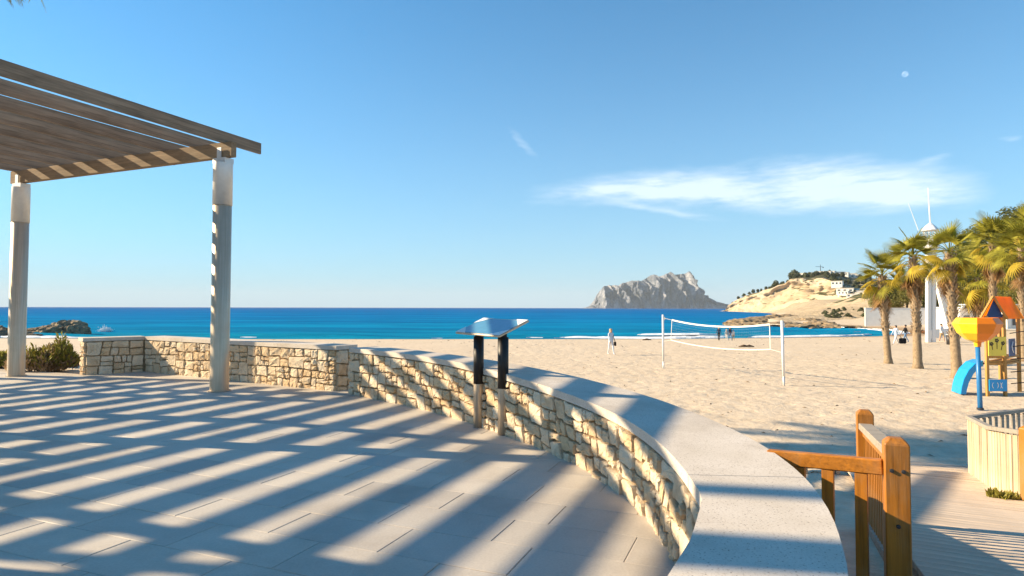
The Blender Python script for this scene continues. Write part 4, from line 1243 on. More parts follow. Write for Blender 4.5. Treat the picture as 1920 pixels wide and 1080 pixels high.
o = m.build('sea_spray', M['foam']); tag(o, 'small white burst of spray beside the dark rocks on the left', None, None, 'stuff')

# ------------------------------------------------------------------ foliage meshes
def crown_mesh(name, seed, n, lobes, size, mat, flat=.0, fine=1):
    rr = random.Random(seed); V = []; Fc = []
    tw = sum(l[3] ** 2 for l in lobes)
    for (cx, cy, cz, R_) in lobes:
        k = int(n * R_ ** 2 / tw)
        for _ in range(k):
            d = Vector((rr.gauss(0, 1), rr.gauss(0, 1), rr.gauss(0, 1))).normalized()
            q = R_ * (1 - .45 * rr.random() ** 2.2); bump_ = 1 + .28 * mnoise.noise(d * 2.4 + Vector((cx, cy, cz)) * 3)
            p = Vector((cx, cy, cz)) + Vector((d.x, d.y, d.z * (1 - flat))) * q * bump_
            nrm = (d + Vector((rr.uniform(-.8, .8), rr.uniform(-.8, .8), rr.uniform(-.4, 1.0)))).normalized()
            a = nrm.orthogonal().normalized(); a.rotate(Quaternion(nrm, rr.uniform(0, 6.28))); b = nrm.cross(a); s = size * rr.uniform(.6, 1.35)
            i = len(V); V += [p - a * s, p - b * s * .45, p + a * s, p + b * s * .45]; Fc.append((i, i + 1, i + 2, i + 3))
    me = bpy.data.meshes.new(name); me.from_pydata([tuple(v) for v in V], [], Fc); me.materials.append(mat); me.update(); return me
def trunk_mesh(h, r0, r1, seed, limbs, mat, lean=.06):
    rr = random.Random(seed); m = MB(); pts = [Vector((lean * h * (t ** 1.5) * math.cos(seed), lean * h * t ** 1.5 * math.sin(seed), h * t - .2)) for t in np.linspace(0, 1, 7)]
    m.tube(pts, [r0 + (r1 - r0) * t for t in np.linspace(0, 1, 7)], 8)
    for (t0, L, e, a) in limbs:
        b = pts[int(t0 * 6)]; d = Vector((math.cos(a) * math.cos(e), math.sin(a) * math.cos(e), math.sin(e)))
        m.tube([b, b + d * L * .5 + Vector((0, 0, .04 * L)), b + d * L + Vector((0, 0, .12 * L))], [r1 * .8, r1 * .55, r1 * .25], 6)
    return m.mesh('trunk', mat, True)
LB = [[(0, 0, 4.6, 1.7), (1.3, .3, 4.0, 1.4), (-1.2, -.4, 3.8, 1.5), (.2, 1.2, 3.9, 1.3), (-.2, -1.3, 3.5, 1.3), (.3, .2, 5.6, 1.0)],
      [(0, 0, 3.6, 1.6), (1.5, 0, 4.3, 1.2), (-1.4, .4, 4.6, 1.2), (0, -1.2, 3.1, 1.2), (.4, .9, 5.3, 1.1), (-.6, .2, 2.6, 1.2)],
      [(0, 0, 2.6, 1.9), (1.6, -.3, 2.2, 1.4), (-1.5, .2, 2.1, 1.4), (.2, .3, 4.0, 1.3), (.1, 0, 5.2, .8)]]
tree_protos = []
for i, lb in enumerate(LB):
    for mat, mn in ((M['pine'], 'pine'), (M['olive'], 'olive')):
        cm = crown_mesh('crown', 40 + i, 2600, lb, .17, mat)
        tm_ = trunk_mesh(4.2, .20, .08, i + 1, [(.5, 1.6, .5, 0.3), (.66, 1.5, .6, 2.4), (.66, 1.4, .6, 4.4), (.83, 1.2, .9, 1.2)], M['pinebark'])
        tree_protos.append((cm, tm_))
def tree(p, h, w, k, name, label, group, rz):
    cm, tm_ = tree_protos[k]
    r = thing(name, label, 'tree', p, rz, group); s = h / 6.4; r.scale = (s * w, s * w, s)
    link(bpy.data.objects.new('trunk', tm_), r); link(bpy.data.objects.new('crown', cm), r)
    return r
# trees along the back of the promenade and up the right-hand slope
tl = []
rr = random.Random(21)
ORD = ['first', 'second', 'third', 'fourth', 'fifth', 'sixth', 'seventh', 'eighth', 'ninth', 'tenth', 'eleventh', 'twelfth', 'thirteenth', 'fourteenth', 'fifteenth', 'sixteenth', 'seventeenth', 'eighteenth', 'nineteenth', 'twentieth', 'twenty-first', 'twenty-second', 'twenty-third', 'twenty-fourth', 'twenty-fifth', 'twenty-sixth', 'twenty-seventh', 'twenty-eighth']
LABT = 'rounded green tree on the slope and promenade edge behind the palms'
for px, Y, h, w, k in ((1652, 158, 7.5, 1.0, 1), (1668, 160, 9.0, 1.0, 0), (1684, 156, 8, 1.2, 3), (1700, 160, 9.5, 1, 2), (1716, 158, 8, 1.2, 1), (1733, 160, 10, 1.1, 0), (1750, 156, 9, 1.2, 4), (1768, 160, 10, 1.1, 2), (1640, 175, 6, 1.1, 3),
                       (1800, 150, 6, 1.2, 3), (1818, 145, 5.5, 1.3, 5), (1795, 170, 10, 1.2, 0), (1815, 172, 11, 1.2, 2), (1838, 168, 12, 1.2, 0), (1858, 165, 11, 1.3, 1), (1880, 160, 12, 1.2, 2), (1900, 158, 12, 1.3, 0), (1922, 155, 12, 1.2, 4), (1945, 150, 11, 1.2, 1),
                       (1850, 145, 7, 1.3, 5), (1872, 142, 8, 1.3, 3), (1893, 138, 8, 1.3, 0), (1913, 135, 9, 1.3, 2), (1935, 132, 9, 1.3, 1), (1888, 180, 11, 1.4, 0), (1915, 185, 11, 1.4, 2), (1858, 190, 10, 1.4, 0), (1942, 185, 11, 1.4, 1), (1830, 195, 9, 1.4, 2),
                       (1905, 128, 6, 1.3, 3), (1925, 125, 6.5, 1.3, 0), (1870, 150, 10, 1.2, 2), (1846, 155, 9, 1.2, 0), (1825, 158, 8, 1.2, 3), (1908, 170, 13, 1.3, 2)):
    X = (px - 960) / F * Y; tl.append(tree((X, Y, tz(X, Y) - .2), h * rr.uniform(.92, 1.1), w, k, 'broadleaf_tree' if k % 2 else 'pine_tree', LABT, 'trees on the slope behind the palms', rr.uniform(0, 6.28)))
_w = sorted([o for o in tl if (o.location.x / o.location.y * F + 960) < 1790], key=lambda o: o.location.x / o.location.y)
for i, o in enumerate(_w): o['label'] = '%s tree from the left above the long white promenade wall' % ORD[i]
_s = sorted([o for o in tl if o not in _w], key=lambda o: o.location.x / o.location.y)
_h = [o for o in _s if o.location.y < 160]; _b = [o for o in _s if o.location.y >= 160]
for i, o in enumerate(_h): o['label'] = '%s tree from the left in the slope\'s lower row, behind the play tower' % ORD[i]
for i, o in enumerate(_b): o['label'] = '%s tree from the left in the slope\'s upper row, behind the play tower' % ORD[i]
# clipped view: scattered trees and bushes on the far cliffs
bcm = crown_mesh('crown', 77, 420, [(0, 0, 1.2, 1.2), (.9, .2, .9, .8), (-.8, -.1, .9, .8), (.1, .1, 2.0, .8)], .34, M['fargreen'])
btm = trunk_mesh(1.6, .14, .08, 2, [], M['pinebark'])
far = [(1372, .80), (1380, .84), (1388, .86), (1397, .86), (1404, .87), (1412, .86), (1420, .85), (1427, .86), (1434, .86), (1441, .86), (1446, .88), (1450, .87), (1457, .86), (1463, .86), (1470, .86), (1476, .87), (1483, .88), (1491, .87)]
far += [(rr.uniform(1485, 1570), rr.uniform(.66, .88)) for _ in range(26)] + [(rr.uniform(1560, 1700), rr.uniform(.30, .88)) for _ in range(64)]
slope = [(gs(rr.uniform(1545, 1645), rr.uniform(580, 598), 120, 600), 0) for _ in range(34)]
for px, t in far + slope:
    p = head(px, t) if not isinstance(px, Vector) else px; s = rr.uniform(.9, 1.9) * (1.9 if px in (1446, 1483) else 1) * (.27 if isinstance(px, Vector) else 1)
    r = thing('hillside_tree', 'small dark tree or bush on the headland of pale cliffs', 'tree', p, rr.uniform(0, 6), 'small trees on the far cliffs'); r.scale = (s * rr.uniform(.9, 1.5), s * 1.1, s)
    link(bpy.data.objects.new('trunk', btm), r); link(bpy.data.objects.new('crown', bcm), r)

# white houses
def house(p, w, d, h, rz, label, nwin, group=None, roof='flat'):
    r = thing('house', label, 'house', p, rz, group)
    m = MB(); m.box((0, 0, h / 2 - 1), (w, d, h + 2)); m.build('wall', M['whitewash'], r)
    m = MB(); m.box((0, 0, h + .16), (w + .5, d + .5, .3)); m.build('roof', M['creamwash'], r)
    for k in range(nwin):
        x = -w / 2 + w * (k + .5) / nwin
        m = MB(); m.box((x, -d / 2 - .04, h * .55), (w / nwin * .45, .12, h * .36)); m.build('window', M['glass'], r)
    m = MB(); m.box((-w / 2 - .04, 0, h * .5), (.12, d * .3, h * .4)); m.build('window', M['glass'], r)
    return r
HL = 'small white house on the ridge and slopes above the pale cliffs'
_hs = []
for px, t, w, h in ((1497, .88, 16, 4.5), (1512, .86, 12, 4), (1527, .88, 18, 4.5), (1545, .885, 22, 4), (1563, .88, 16, 4.5), (1578, .88, 24, 4), (1596, .88, 20, 4), (1612, .88, 26, 4), (1628, .86, 18, 4.5),
                    (1572, .50, 12, 5), (1590, .46, 18, 4.5), (1604, .52, 22, 4.2), (1618, .55, 18, 4.2), (1600, .36, 14, 4), (1586, .34, 11, 4), (1612, .34, 13, 4.5), (1625, .62, 16, 5), (1645, .6, 18, 5)):
    hh = house(head(px, t) + Vector((0, 0, -.5)), w * .7, 7, h * .75, rad(-30 + rr.uniform(-15, 15)), HL, 3, 'white houses above the cliffs'); _hs.append((px, t, hh))
for i, (px, t, hh) in enumerate(sorted([q for q in _hs if q[1] > .8], key=lambda q: q[0])): hh['label'] = '%s white house from the left along the ridge above the pale cliffs' % ORD[i]
for i, (px, t, hh) in enumerate(sorted([q for q in _hs if q[1] <= .8], key=lambda q: q[0])): hh['label'] = '%s white house from the left on the slope below the ridge' % ORD[i]
house(at(1634, 578, 300), 6.0, 6, 7.0, rad(-20), 'tall white house with dark windows left of the first palm, below the wooded ridge', 3)
# tower crane on the ridge
p = head(1541, .88); r = thing('tower_crane', 'tiny grey tower crane standing on the ridge above the cliffs', 'crane', p)
m = MB(); m.bar((0, 0, 0), (0, 0, 8), .4, .4); m.build('mast', M['darkmetal'], r)
m = MB(); m.bar((-6, -2, 7.6), (3.5, 1, 7.6), .3, .35); m.build('jib', M['darkmetal'], r)
m = MB(); m.bar((0, 0, 8), (0, 0, 10), .3, .3); m.build('mast_head', M['darkmetal'], r)
m = MB(); m.box((3.2, .9, 6.9), (.8, .6, .9)); m.build('counterweight', M['darkmetal'], r)

# ------------------------------------------------------------------ promenade wall and low buildings behind the beach
def long_wall(p0, p1, h, th, mat, name, label, cap=True):
    r = thing(name, label, 'wall', p0); v = Vector(p1) - Vector(p0)
    m = MB(); m.bar(Vector((0, 0, h / 2 - .6)), v + Vector((0, 0, h / 2 - .6)), th, h + 1.2); m.build('face', mat, r)
    if cap: m = MB(); m.bar(Vector((0, 0, h + .06)), v + Vector((0, 0, h + .06)), th + .14, .12); m.build('coping', M['whitewash'], r)
    return r
a = at(1622, 606, 143); b = at(1790, 609, 138); a.z = b.z = -2.0
long_wall(a, b, 3.55, .6, M['whitewash'], 'promenade_wall', 'long plain white promenade wall behind the first palms')
a = at(1575, 590, 190); b = at(1640, 590, 178); a.z = b.z = -.6
long_wall(a, b, 1.2, .5, M['creamwash'], 'promenade_wall', 'low cream wall above the far sand, left of the white promenade wall')
def kiosk(px0, px1, Y, ztop, h, label, mat=M['whitewash'], dep=5):
    a = at(px0, 590, Y); b = at(px1, 590, Y); w = b.x - a.x; c = Vector(((a.x + b.x) / 2, Y + dep / 2, ztop - h))
    r = thing('beach_building', label, 'building', c)
    m = MB(); m.box((0, 0, h / 2 - 1), (w, dep, h + 2)); m.build('wall', mat, r)
    m = MB(); m.box((0, -.25, h + .09), (w + .5, dep + .9, .18)); m.build('roof', M['white'], r)
    n = max(2, int(w / 1.8))
    for k in range(n):
        x = -w / 2 + w * (k + .5) / n
        m = MB(); m.box((x, -dep / 2 - .03, h * .52), (w / n * .6, .08, h * .42)); f = m.build('window', M['steel_matt'], r)
        m = MB(); m.box((x, -dep / 2 - .08, h * .52), (w / n * .5, .04, h * .34)); m.build('pane', M['glass'], f)
    return r
Yk = 88
kiosk(1800, 1846, Yk, 1.5 - (588 - 577) / F * Yk + .9, 3.2, 'low white beach building behind the yellow play bowl')
kiosk(1843, 1905, Yk + 14, 1.5 + (577 - 570) / F * (Yk + 14), 3.9, 'grey white flat roofed building behind the play tower', M['steel_matt'])
kiosk(1888, 1960, Yk - 6, 1.5 + (577 - 577) / F * 80, 3.4, 'white flat roofed building at the right edge behind the play tower')
a = at(1780, 612, 84); b = at(1960, 612, 80); a.z = b.z = tz(a.x, a.y) - .1
long_wall(a, b, 1.15, .4, M['creamwash'], 'promenade_wall', 'low cream wall running behind the play area at the right')
# kayaks on the sand
for k, (x, y) in enumerate(((1727, 623), (1736, 625.5))):
    p = gs(x, y, 30); m = MB()
    pts = [Vector((t * 1.7, .12 * k, .18 + .10 * t * t)) for t in np.linspace(-1, 1, 9)]
    m.tube(pts, [.03, .16, .25, .30, .31, .30, .25, .16, .03], 8)
    for i, v in enumerate(m.v): m.v[i] = (v[0], v[1], .2 + (v[2] - .2) * .62)
    r = thing('kayak', ('orange kayak behind the second palm trunk, farther from the watch tower', 'orange kayak on the sand closest to the white watch tower leg')[k], 'kayak', p, rad(20 + 8 * k), 'orange kayaks on the sand')
    m.build('hull', M['kayak'], r, True)
    m = MB(); m.lathe([(.0, .30), (.17, .30), (.22, .37), (.18, .38), (.0, .31)], 10); o = m.build('seat', M['black'], r); o.scale = (1.6, 1, 1)

# ------------------------------------------------------------------ white watch tower
wb = gs(1745, 641, 30); Yw = wb.y
r = thing('watch_tower', 'tall white lifeguard watch tower on two legs with stair, behind the palms', 'watch tower', wb)
def wp(x, y, dy=0): return at(x, y, Yw + dy) - wb
m = MB()
for x in (1740, 1749.5):
    m = MB(); a = wp(x, 641); b = wp(x + .5, 470); a.z = -.4; m.bar(a, b, .36, .42, (0, 1, 0), bev=.03); m.build('leg', M['white'], r)
a = wp(1787, 628, .2); b = wp(1752, 492, .2); m = MB(); a.z = -.3; m.bar(a, b, .55, .75, (0, 1, 0), bev=.03); m.build('raking_leg', M['white'], r)
a2, b2 = wp(1797, 628, .8), wp(1764, 497, .8)
m = MB(); m.bar(a2, b2, .06, .22, (0, 1, 0)); m.build('stair_stringer', M['white'], r)
m = MB(); m.bar(a2 + Vector((0, .7, 0)), b2 + Vector((0, .7, 0)), .06, .22, (0, 1, 0)); m.build('stair_stringer', M['white'], r)
for k in range(22):
    c = a2.lerp(b2, (k + .5) / 22) + Vector((.05, .35, 0)); m = MB(); m.box(c, (.26, .68, .05)); m.build('stair_tread', M['darkmetal'], r)
a, b = wp(1738, 627), wp(1800, 622); m = MB(); m.bar(a, b, .25, .9, bev=.03); m.build('base_block', M['white'], r)
c = wp(1745, 462); m = MB(); m.lathe([(.0, -.5), (.5, -.45), (.78, -.1), (.78, .0)], 8, c); m.build('floor', M['white'], r)
m = MB(); m.lathe([(.75, .0), (.70, .75)], 8, c); m.build('parapet', M['white'], r)
for k in range(8):
    an = 2 * math.pi * k / 8; m = MB(); q = c + Vector((.62 * math.cos(an), .62 * math.sin(an), 0)); m.tube([q + Vector((0, 0, .7)), q + Vector((0, 0, 1.65))], .04, 6); m.build('roof_post', M['white'], r)
m = MB(); m.lathe([(.80, 1.6), (.82, 1.66), (.45, 2.1), (.10, 2.42), (0, 2.5)], 12, c); m.build('roof', M['white'], r)
top = c + Vector((0, 0, 2.45)); t2 = wp(1740, 352); m = MB(); m.tube([top, t2 * .5 + top * .5, Vector((top.x - .15, top.y, t2.z))], [.07, .05, .03], 8); m.build('antenna_mast', M['white'], r)
t3 = wp(1703, 381); m = MB(); m.tube([wp(1722, 432), t3], [.035, .02], 6); m.build('whip_antenna', M['white'], r)

# ------------------------------------------------------------------ palms
def fan_leaf(seed, droop, mat, nseg=22, dead=False, L=.85, pet=.62):
    rr = random.Random(seed); m = MB()
    pts = [Vector((pet * t, 0, .10 * math.sin(t * 1.5) - droop * .22 * t * t)) for t in np.linspace(0, 1, 6)]
    m.tube(pts, [.026, .022, .019, .017, .015, .013], 5)
    b = pts[-1]; base_d = (pts[-1] - pts[-2]).normalized()
    for k in range(nseg):
        u = (k + .5) / nseg * 2 - 1; a = u * rad(104) * (.5 if dead else 1)
        ll = L * (1 - .30 * abs(u) ** 2) * rr.uniform(.9, 1.08)
        d = Vector((math.cos(a), math.sin(a), 0))
        fold = .30 * abs(u) - .06
        p0 = b; w = .030 + .012 * (1 - abs(u)); side = Vector((-d.y, d.x, 0))
        prev = None; P = []
        for t in (0.03, .35, .65, .85, 1.0):
            sag_ = -(droop * (.55 if not dead else .3)) * ll * max(0, t - .25) ** 1.6 * (.7 + rr.uniform(0, .5))
            c = p0 + d * (ll * t * (1 - .12 * droop * t)) + Vector((base_d.x * 0, 0, base_d.z * ll * t * .8 + fold * t * .5 + sag_))
            P.append((c, w * (.35 + 1.6 * t if t < .4 else 1.0 * (1 - t) ** .7 + .05)))
        vs = []
        for c, ww in P: vs += [c - side * ww, c + Vector((0, 0, .012)), c + side * ww]
        fs = []
        for i in range(4):
            fs += [(i * 3, i * 3 + 1, i * 3 + 4, i * 3 + 3), (i * 3 + 1, i * 3 + 2, i * 3 + 5, i * 3 + 4)]
        m.add(vs, fs)
    return m.mesh('dead_frond' if dead else 'frond', mat)
LEAF_G = [fan_leaf(i, .22 + .22 * i, M['frond']) for i in range(3)]
LEAF_Y = [fan_leaf(10 + i, .6 + .3 * i, M['frond2']) for i in range(2)]
LEAF_D = [fan_leaf(20 + i, 1.3, M['dead'], 14, True, .8, .55) for i in range(2)]
def palm(base, top, rb, rt, label, seed, sc=1.0, nf=34, group='fan palms along the beach', ndead=16, boots_from=.35):
    rr = random.Random(seed); r = thing('fan_palm', label, 'palm tree', base, 0, group); v = Vector(top) - Vector(base); H = v.length
    m = MB(); pts = []; rs = []
    side = v.normalized().orthogonal().normalized() * rr.uniform(-.12, .12)
    for i in range(26):
        t = i / 25; pts.append(v * t + side * math.sin(t * math.pi) - Vector((0, 0, .15 if i == 0 else 0)))
        rs.append((rb + (rt - rb) * min(1, t * 1.6)) * (1 + .35 * max(0, .06 - t) / .06) * (1 + rr.uniform(-.05, .05)))
    m.tube(pts, rs, 14); m.build('trunk', M['bark'], r, True)
    m = MB()                                            # cut leaf bases left on the upper trunk
    nb = int(H * 30)
    for k in range(nb):
        t = boots_from + (1 - boots_from) * (k / nb); i = min(24, int(t * 25)); c = pts[i].lerp(pts[i + 1], t * 25 - i); an = k * 2.399 + rr.uniform(-.3, .3)
        o_ = Vector((math.cos(an), math.sin(an), 0)); s_ = Vector((-o_.y, o_.x, 0)); L_ = rr.uniform(.16, .30) * (.8 + .6 * t); w_ = .06
        b0 = c + o_ * (rs[i] - .02); tip = b0 + o_ * L_ * rr.uniform(.35, .6) + Vector((0, 0, L_ * rr.uniform(.5, 1.0)))
        m.add([b0 - s_ * w_, b0 + s_ * w_, tip + s_ * w_ * .5, tip - s_ * w_ * .5, b0 - Vector((0, 0, .05)), tip - o_ * .03], [(0, 1, 2, 3), (0, 4, 1), (0, 3, 5, 4), (1, 4, 5, 2)])
    o = m.build('leaf_bases', M['boots'], r); o['kind'] = 'stuff'
    c = v.copy()
    for k in range(nf):
        t = k / nf; e = rad(84) - rad(128) * t ** .95 + rr.uniform(-.15, .15); az_ = k * 2.399 + rr.uniform(-.3, .3)
        me = rr.choice(LEAF_G) if t < .62 else rr.choice(LEAF_Y + LEAF_G[1:2])
        o = bpy.data.objects.new('frond', me); link(o, r); o.location = c + Vector((0, 0, .25 - .55 * t)); s = sc * rr.uniform(.85, 1.15)
        o.rotation_mode = 'XYZ'; o.rotation_euler = (rr.uniform(-.85, .85), -e, az_); o.scale = (s, s, s)
    for k in range(ndead):
        e = -rad(rr.uniform(48, 84)); az_ = k * 2.399 + rr.uniform(-.4, .4)
        o = bpy.data.objects.new('dead_frond', rr.choice(LEAF_D)); link(o, r); o.location = c + Vector((0, 0, -.28 - rr.uniform(0, .6))); s = sc * rr.uniform(.8, 1.1)
        o.rotation_euler = (rr.uniform(-.4, .4), -e, az_); o.scale = (s, s, s)
    return r
for (bx_, by_, tx, ty, lab, sd, sc, nf, nd) in (
        (1666, 682, 1654, 518, 'shortest fan palm with bare trunk, leftmost in the row on the beach', 1, .92, 30, 14),
        (1721, 691, 1712, 484, 'fan palm with rough trunk, just left of the upright white tower leg', 2, 1.0, 36, 18),
        (1795, 708, 1780, 477, 'fan palm with flared trunk foot standing in front of the raking white tower leg', 3, 1.0, 38, 18)):
    p = gs(bx_, by_, 12); q = at(tx, ty, p.y + .3); palm(p, q, .215 if sd > 1 else .19, .15, lab, sd, sc * p.y / 30.5, int(nf * .72), 'fan palms along the beach', nd, .30 if sd > 1 else .35)
for (bx_, by_, Y, tx, ty, lab, sd, sc) in (
        (1862, 628, 40, 1861, 458, 'fan palm rising behind the orange roof of the play tower', 5, 1.1),
        (1918, 640, 36, 1916, 468, 'fan palm cut by the right edge of the view', 6, 1.1),
        (1832, 625, 62, 1832, 520, 'small fan palm with a full skirt on the slope behind the third palm', 7, 1.25)):
    q = at(tx, ty, Y); b = Vector((at(bx_, by_, Y).x, Y, tz(q.x, Y))); palm(b, q, .22, .18, lab, sd, sc * Y / 32, 26, 'fan palms behind the play area', 12, .3)
q = at(1935, 425, 45); palm((q.x, 45, tz(q.x, 45)), q, .2, .16, 'tall fan palm mostly outside the right edge, its dark frond tips in view', 9, 1.3, 26, 'fan palms behind the play area', 8, .3)

# feather palms outside the left edge: one droops into the corner, the others shade the terrace
def feather(seed, L, droop, mat):
    rr = random.Random(seed); m = MB(); n = 16
    pts = [Vector((L * t * (1 - .16 * t * droop), 0, L * (.30 * t - .52 * droop * t * t))) for t in np.linspace(0, 1, n)]
    m.tube(pts, [.03 * (1 - .85 * i / n) for i in range(n)], 5)
    for k in range(46):
        t = .12 + .88 * k / 46; i = min(n - 2, int(t * (n - 1))); c = pts[i].lerp(pts[i + 1], t * (n - 1) - i); d = (pts[i + 1] - pts[i]).normalized()
        ll = .62 * math.sin(min(1, (1.06 - t) * 1.6) * 1.5) * rr.uniform(.85, 1.1) + .08
        for sg in (-1, 1):
            dd_ = (d * .75 + Vector((0, sg, 0)) * .8 + Vector((0, 0, rr.uniform(-.2, .25)))).normalized(); sd_ = d * .017
            m.add([c - sd_, c + sd_, c + dd_ * ll * .55 + sd_ + Vector((0, 0, -.03)), c + dd_ * ll * .55 - sd_ + Vector((0, 0, -.03)), c + dd_ * ll + Vector((0, 0, -.14))], [(0, 1, 2, 3), (3, 2, 4)])
    return m.mesh('frond', mat)
FE = [feather(i, 3.3, .7 + .35 * i, M['frond']) for i in range(3)]
def feather_palm(base, H, label, seed, n=34, tr=.25):
    rr = random.Random(seed); r = thing('feather_palm', label, 'palm tree', base, 0, 'feather palms beside the terrace')
    m = MB(); m.tube([Vector((.15 * math.sin(t * 3), 0, H * t - .2)) for t in np.linspace(0, 1, 14)], [tr * (1 - .24 * t) + .02 * (i % 2) for i, t in enumerate(np.linspace(0, 1, 14))], 14); m.build('trunk', M['bark'], r, True)
    for k in range(n):
        t = k / n; e = rad(78) - rad(105) * t + rr.uniform(-.12, .12)
        o = bpy.data.objects.new('frond', rr.choice(FE)); link(o, r); o.location = (.02, 0, H - .1 - .3 * t); o.rotation_euler = (rr.uniform(-.2, .2), -e * .7, k * 2.399 + rr.uniform(-.2, .2))
    return r
feather_palm(Vector((-12.9, 4.65, 0)), 12.4, 'feather palm standing off to the left, its trunk shading the near coping', 1, 34, .21)
feather_palm(Vector((-15.2, 5.85, 0)), 12.8, 'feather palm standing off to the left, shading the nearest paving', 2, 34, .10)
feather_palm(Vector((-19.0, 17.6, 0)), 11.6, 'feather palm far off to the left, shading the sand beyond the coping', 4, 40)
fp = feather_palm(Vector((-17.2, 16.8, -.1)), 12.0, 'feather palm beyond the left edge whose frond tip hangs into the top left corner', 3)
e = at(70, -6, 15.6) - Vector((-17.2, 16.8, -.1))
o = bpy.data.objects.new('frond', FE[1]); link(o, fp); o.location = (.05, 0, 11.85); tip = FE[1].vertices and Vector((3.3 * (1 - .16 * 1.05), 0, 3.3 * (.30 - .52 * 1.05)))
v = e - Vector((.05, 0, 11.85)); s = v.length / tip.length; o.scale = (s, s, s)
az_ = math.atan2(v.y, v.x); el0 = math.atan2(tip.z, tip.x); el1 = math.atan2(v.z, math.hypot(v.x, v.y)); o.rotation_euler = (0, -(el1 - el0), az_)

# ------------------------------------------------------------------ shrubs by the end of the wall
def shrub(p, w, d, h, seed, label, mats, n=900):
    rr = random.Random(seed); r = thing('shrub', label, 'shrub', p)
    m = MB()
    for k in range(26):
        a_ = rr.uniform(0, 6.28); q = rr.random() ** .5 * .85
        m.tube([Vector((0, 0, -.05)) + Vector((math.cos(a_) * w * .2 * q, math.sin(a_) * d * .2 * q, 0)), Vector((math.cos(a_) * w * .5 * q, math.sin(a_) * d * .5 * q, h * .75 * (1 - .4 * q)))], [.012, .005], 4)
    m.build('stem', M['pinebark'], r)
    for nm, mat, k_, zb in mats:
        V = []; Fc = []
        for _ in range(int(n * k_)):
            a_ = rr.uniform(0, 6.28); q = rr.random() ** .55; x, y = math.cos(a_) * w / 2 * q, math.sin(a_) * d / 2 * q
            cl = .5 + .75 * mnoise.noise(Vector((x * 5.5 + seed, y * 5.5, zb * 5)))
            z = h * (1 - .55 * q ** 2.2) * (.40 + .75 * cl) * rr.uniform(zb, 1)
            c = Vector((x, y, z)); dr = Vector((x * .6 + rr.gauss(0, .3), y * .6 + rr.gauss(0, .3), .35 + rr.random() * .5)).normalized(); s = rr.uniform(.03, .085); sd_ = dr.orthogonal().normalized(); sd_.rotate(Quaternion(dr, rr.uniform(0, 6.28)))
            i = len(V); V += [c, c + dr * s + sd_ * s * .3, c + dr * s * 2, c + dr * s - sd_ * s * .3]; Fc.append((i, i + 1, i + 2, i + 3))
        me = bpy.data.meshes.new(nm); me.from_pydata([tuple(v) for v in V], [], Fc); me.materials.append(mat); me.update(); link(bpy.data.objects.new(nm, me), r)
    return r
G_ = ('foliage', M['shrubleaf'], 1.0, .55); D_ = ('dry_foliage', M['shrubdry'], 1.2, .1)
p = at(70, 697, 14.6); p.z = -.05; shrub(p, 1.25, .9, .60, 1, 'brown and yellow green shrub between the left steel post and the wall end', [D_, ('foliage', M['shrubleaf'], .6, .6)], 1500)
p = at(108, 696, 14.9); p.z = -.05; shrub(p, .85, .8, .74, 2, 'yellow green shrub leaning against the end of the stone wall', [('dry_foliage', M['shrubdry'], .8, .1), G_], 1500)
p = at(4, 688, 15.6); p.z = -.06; shrub(p, .8, .8, .36, 3, 'low green shrub at the left edge behind the left steel post', [('dry_foliage', M['shrubdry'], .4, .1), G_], 1800)
p = gs(1886, 950, 4); shrub(p, .34, .2, .10, 4, 'tuft of grass weeds at the foot of the pale slat fence', [G_], 260)

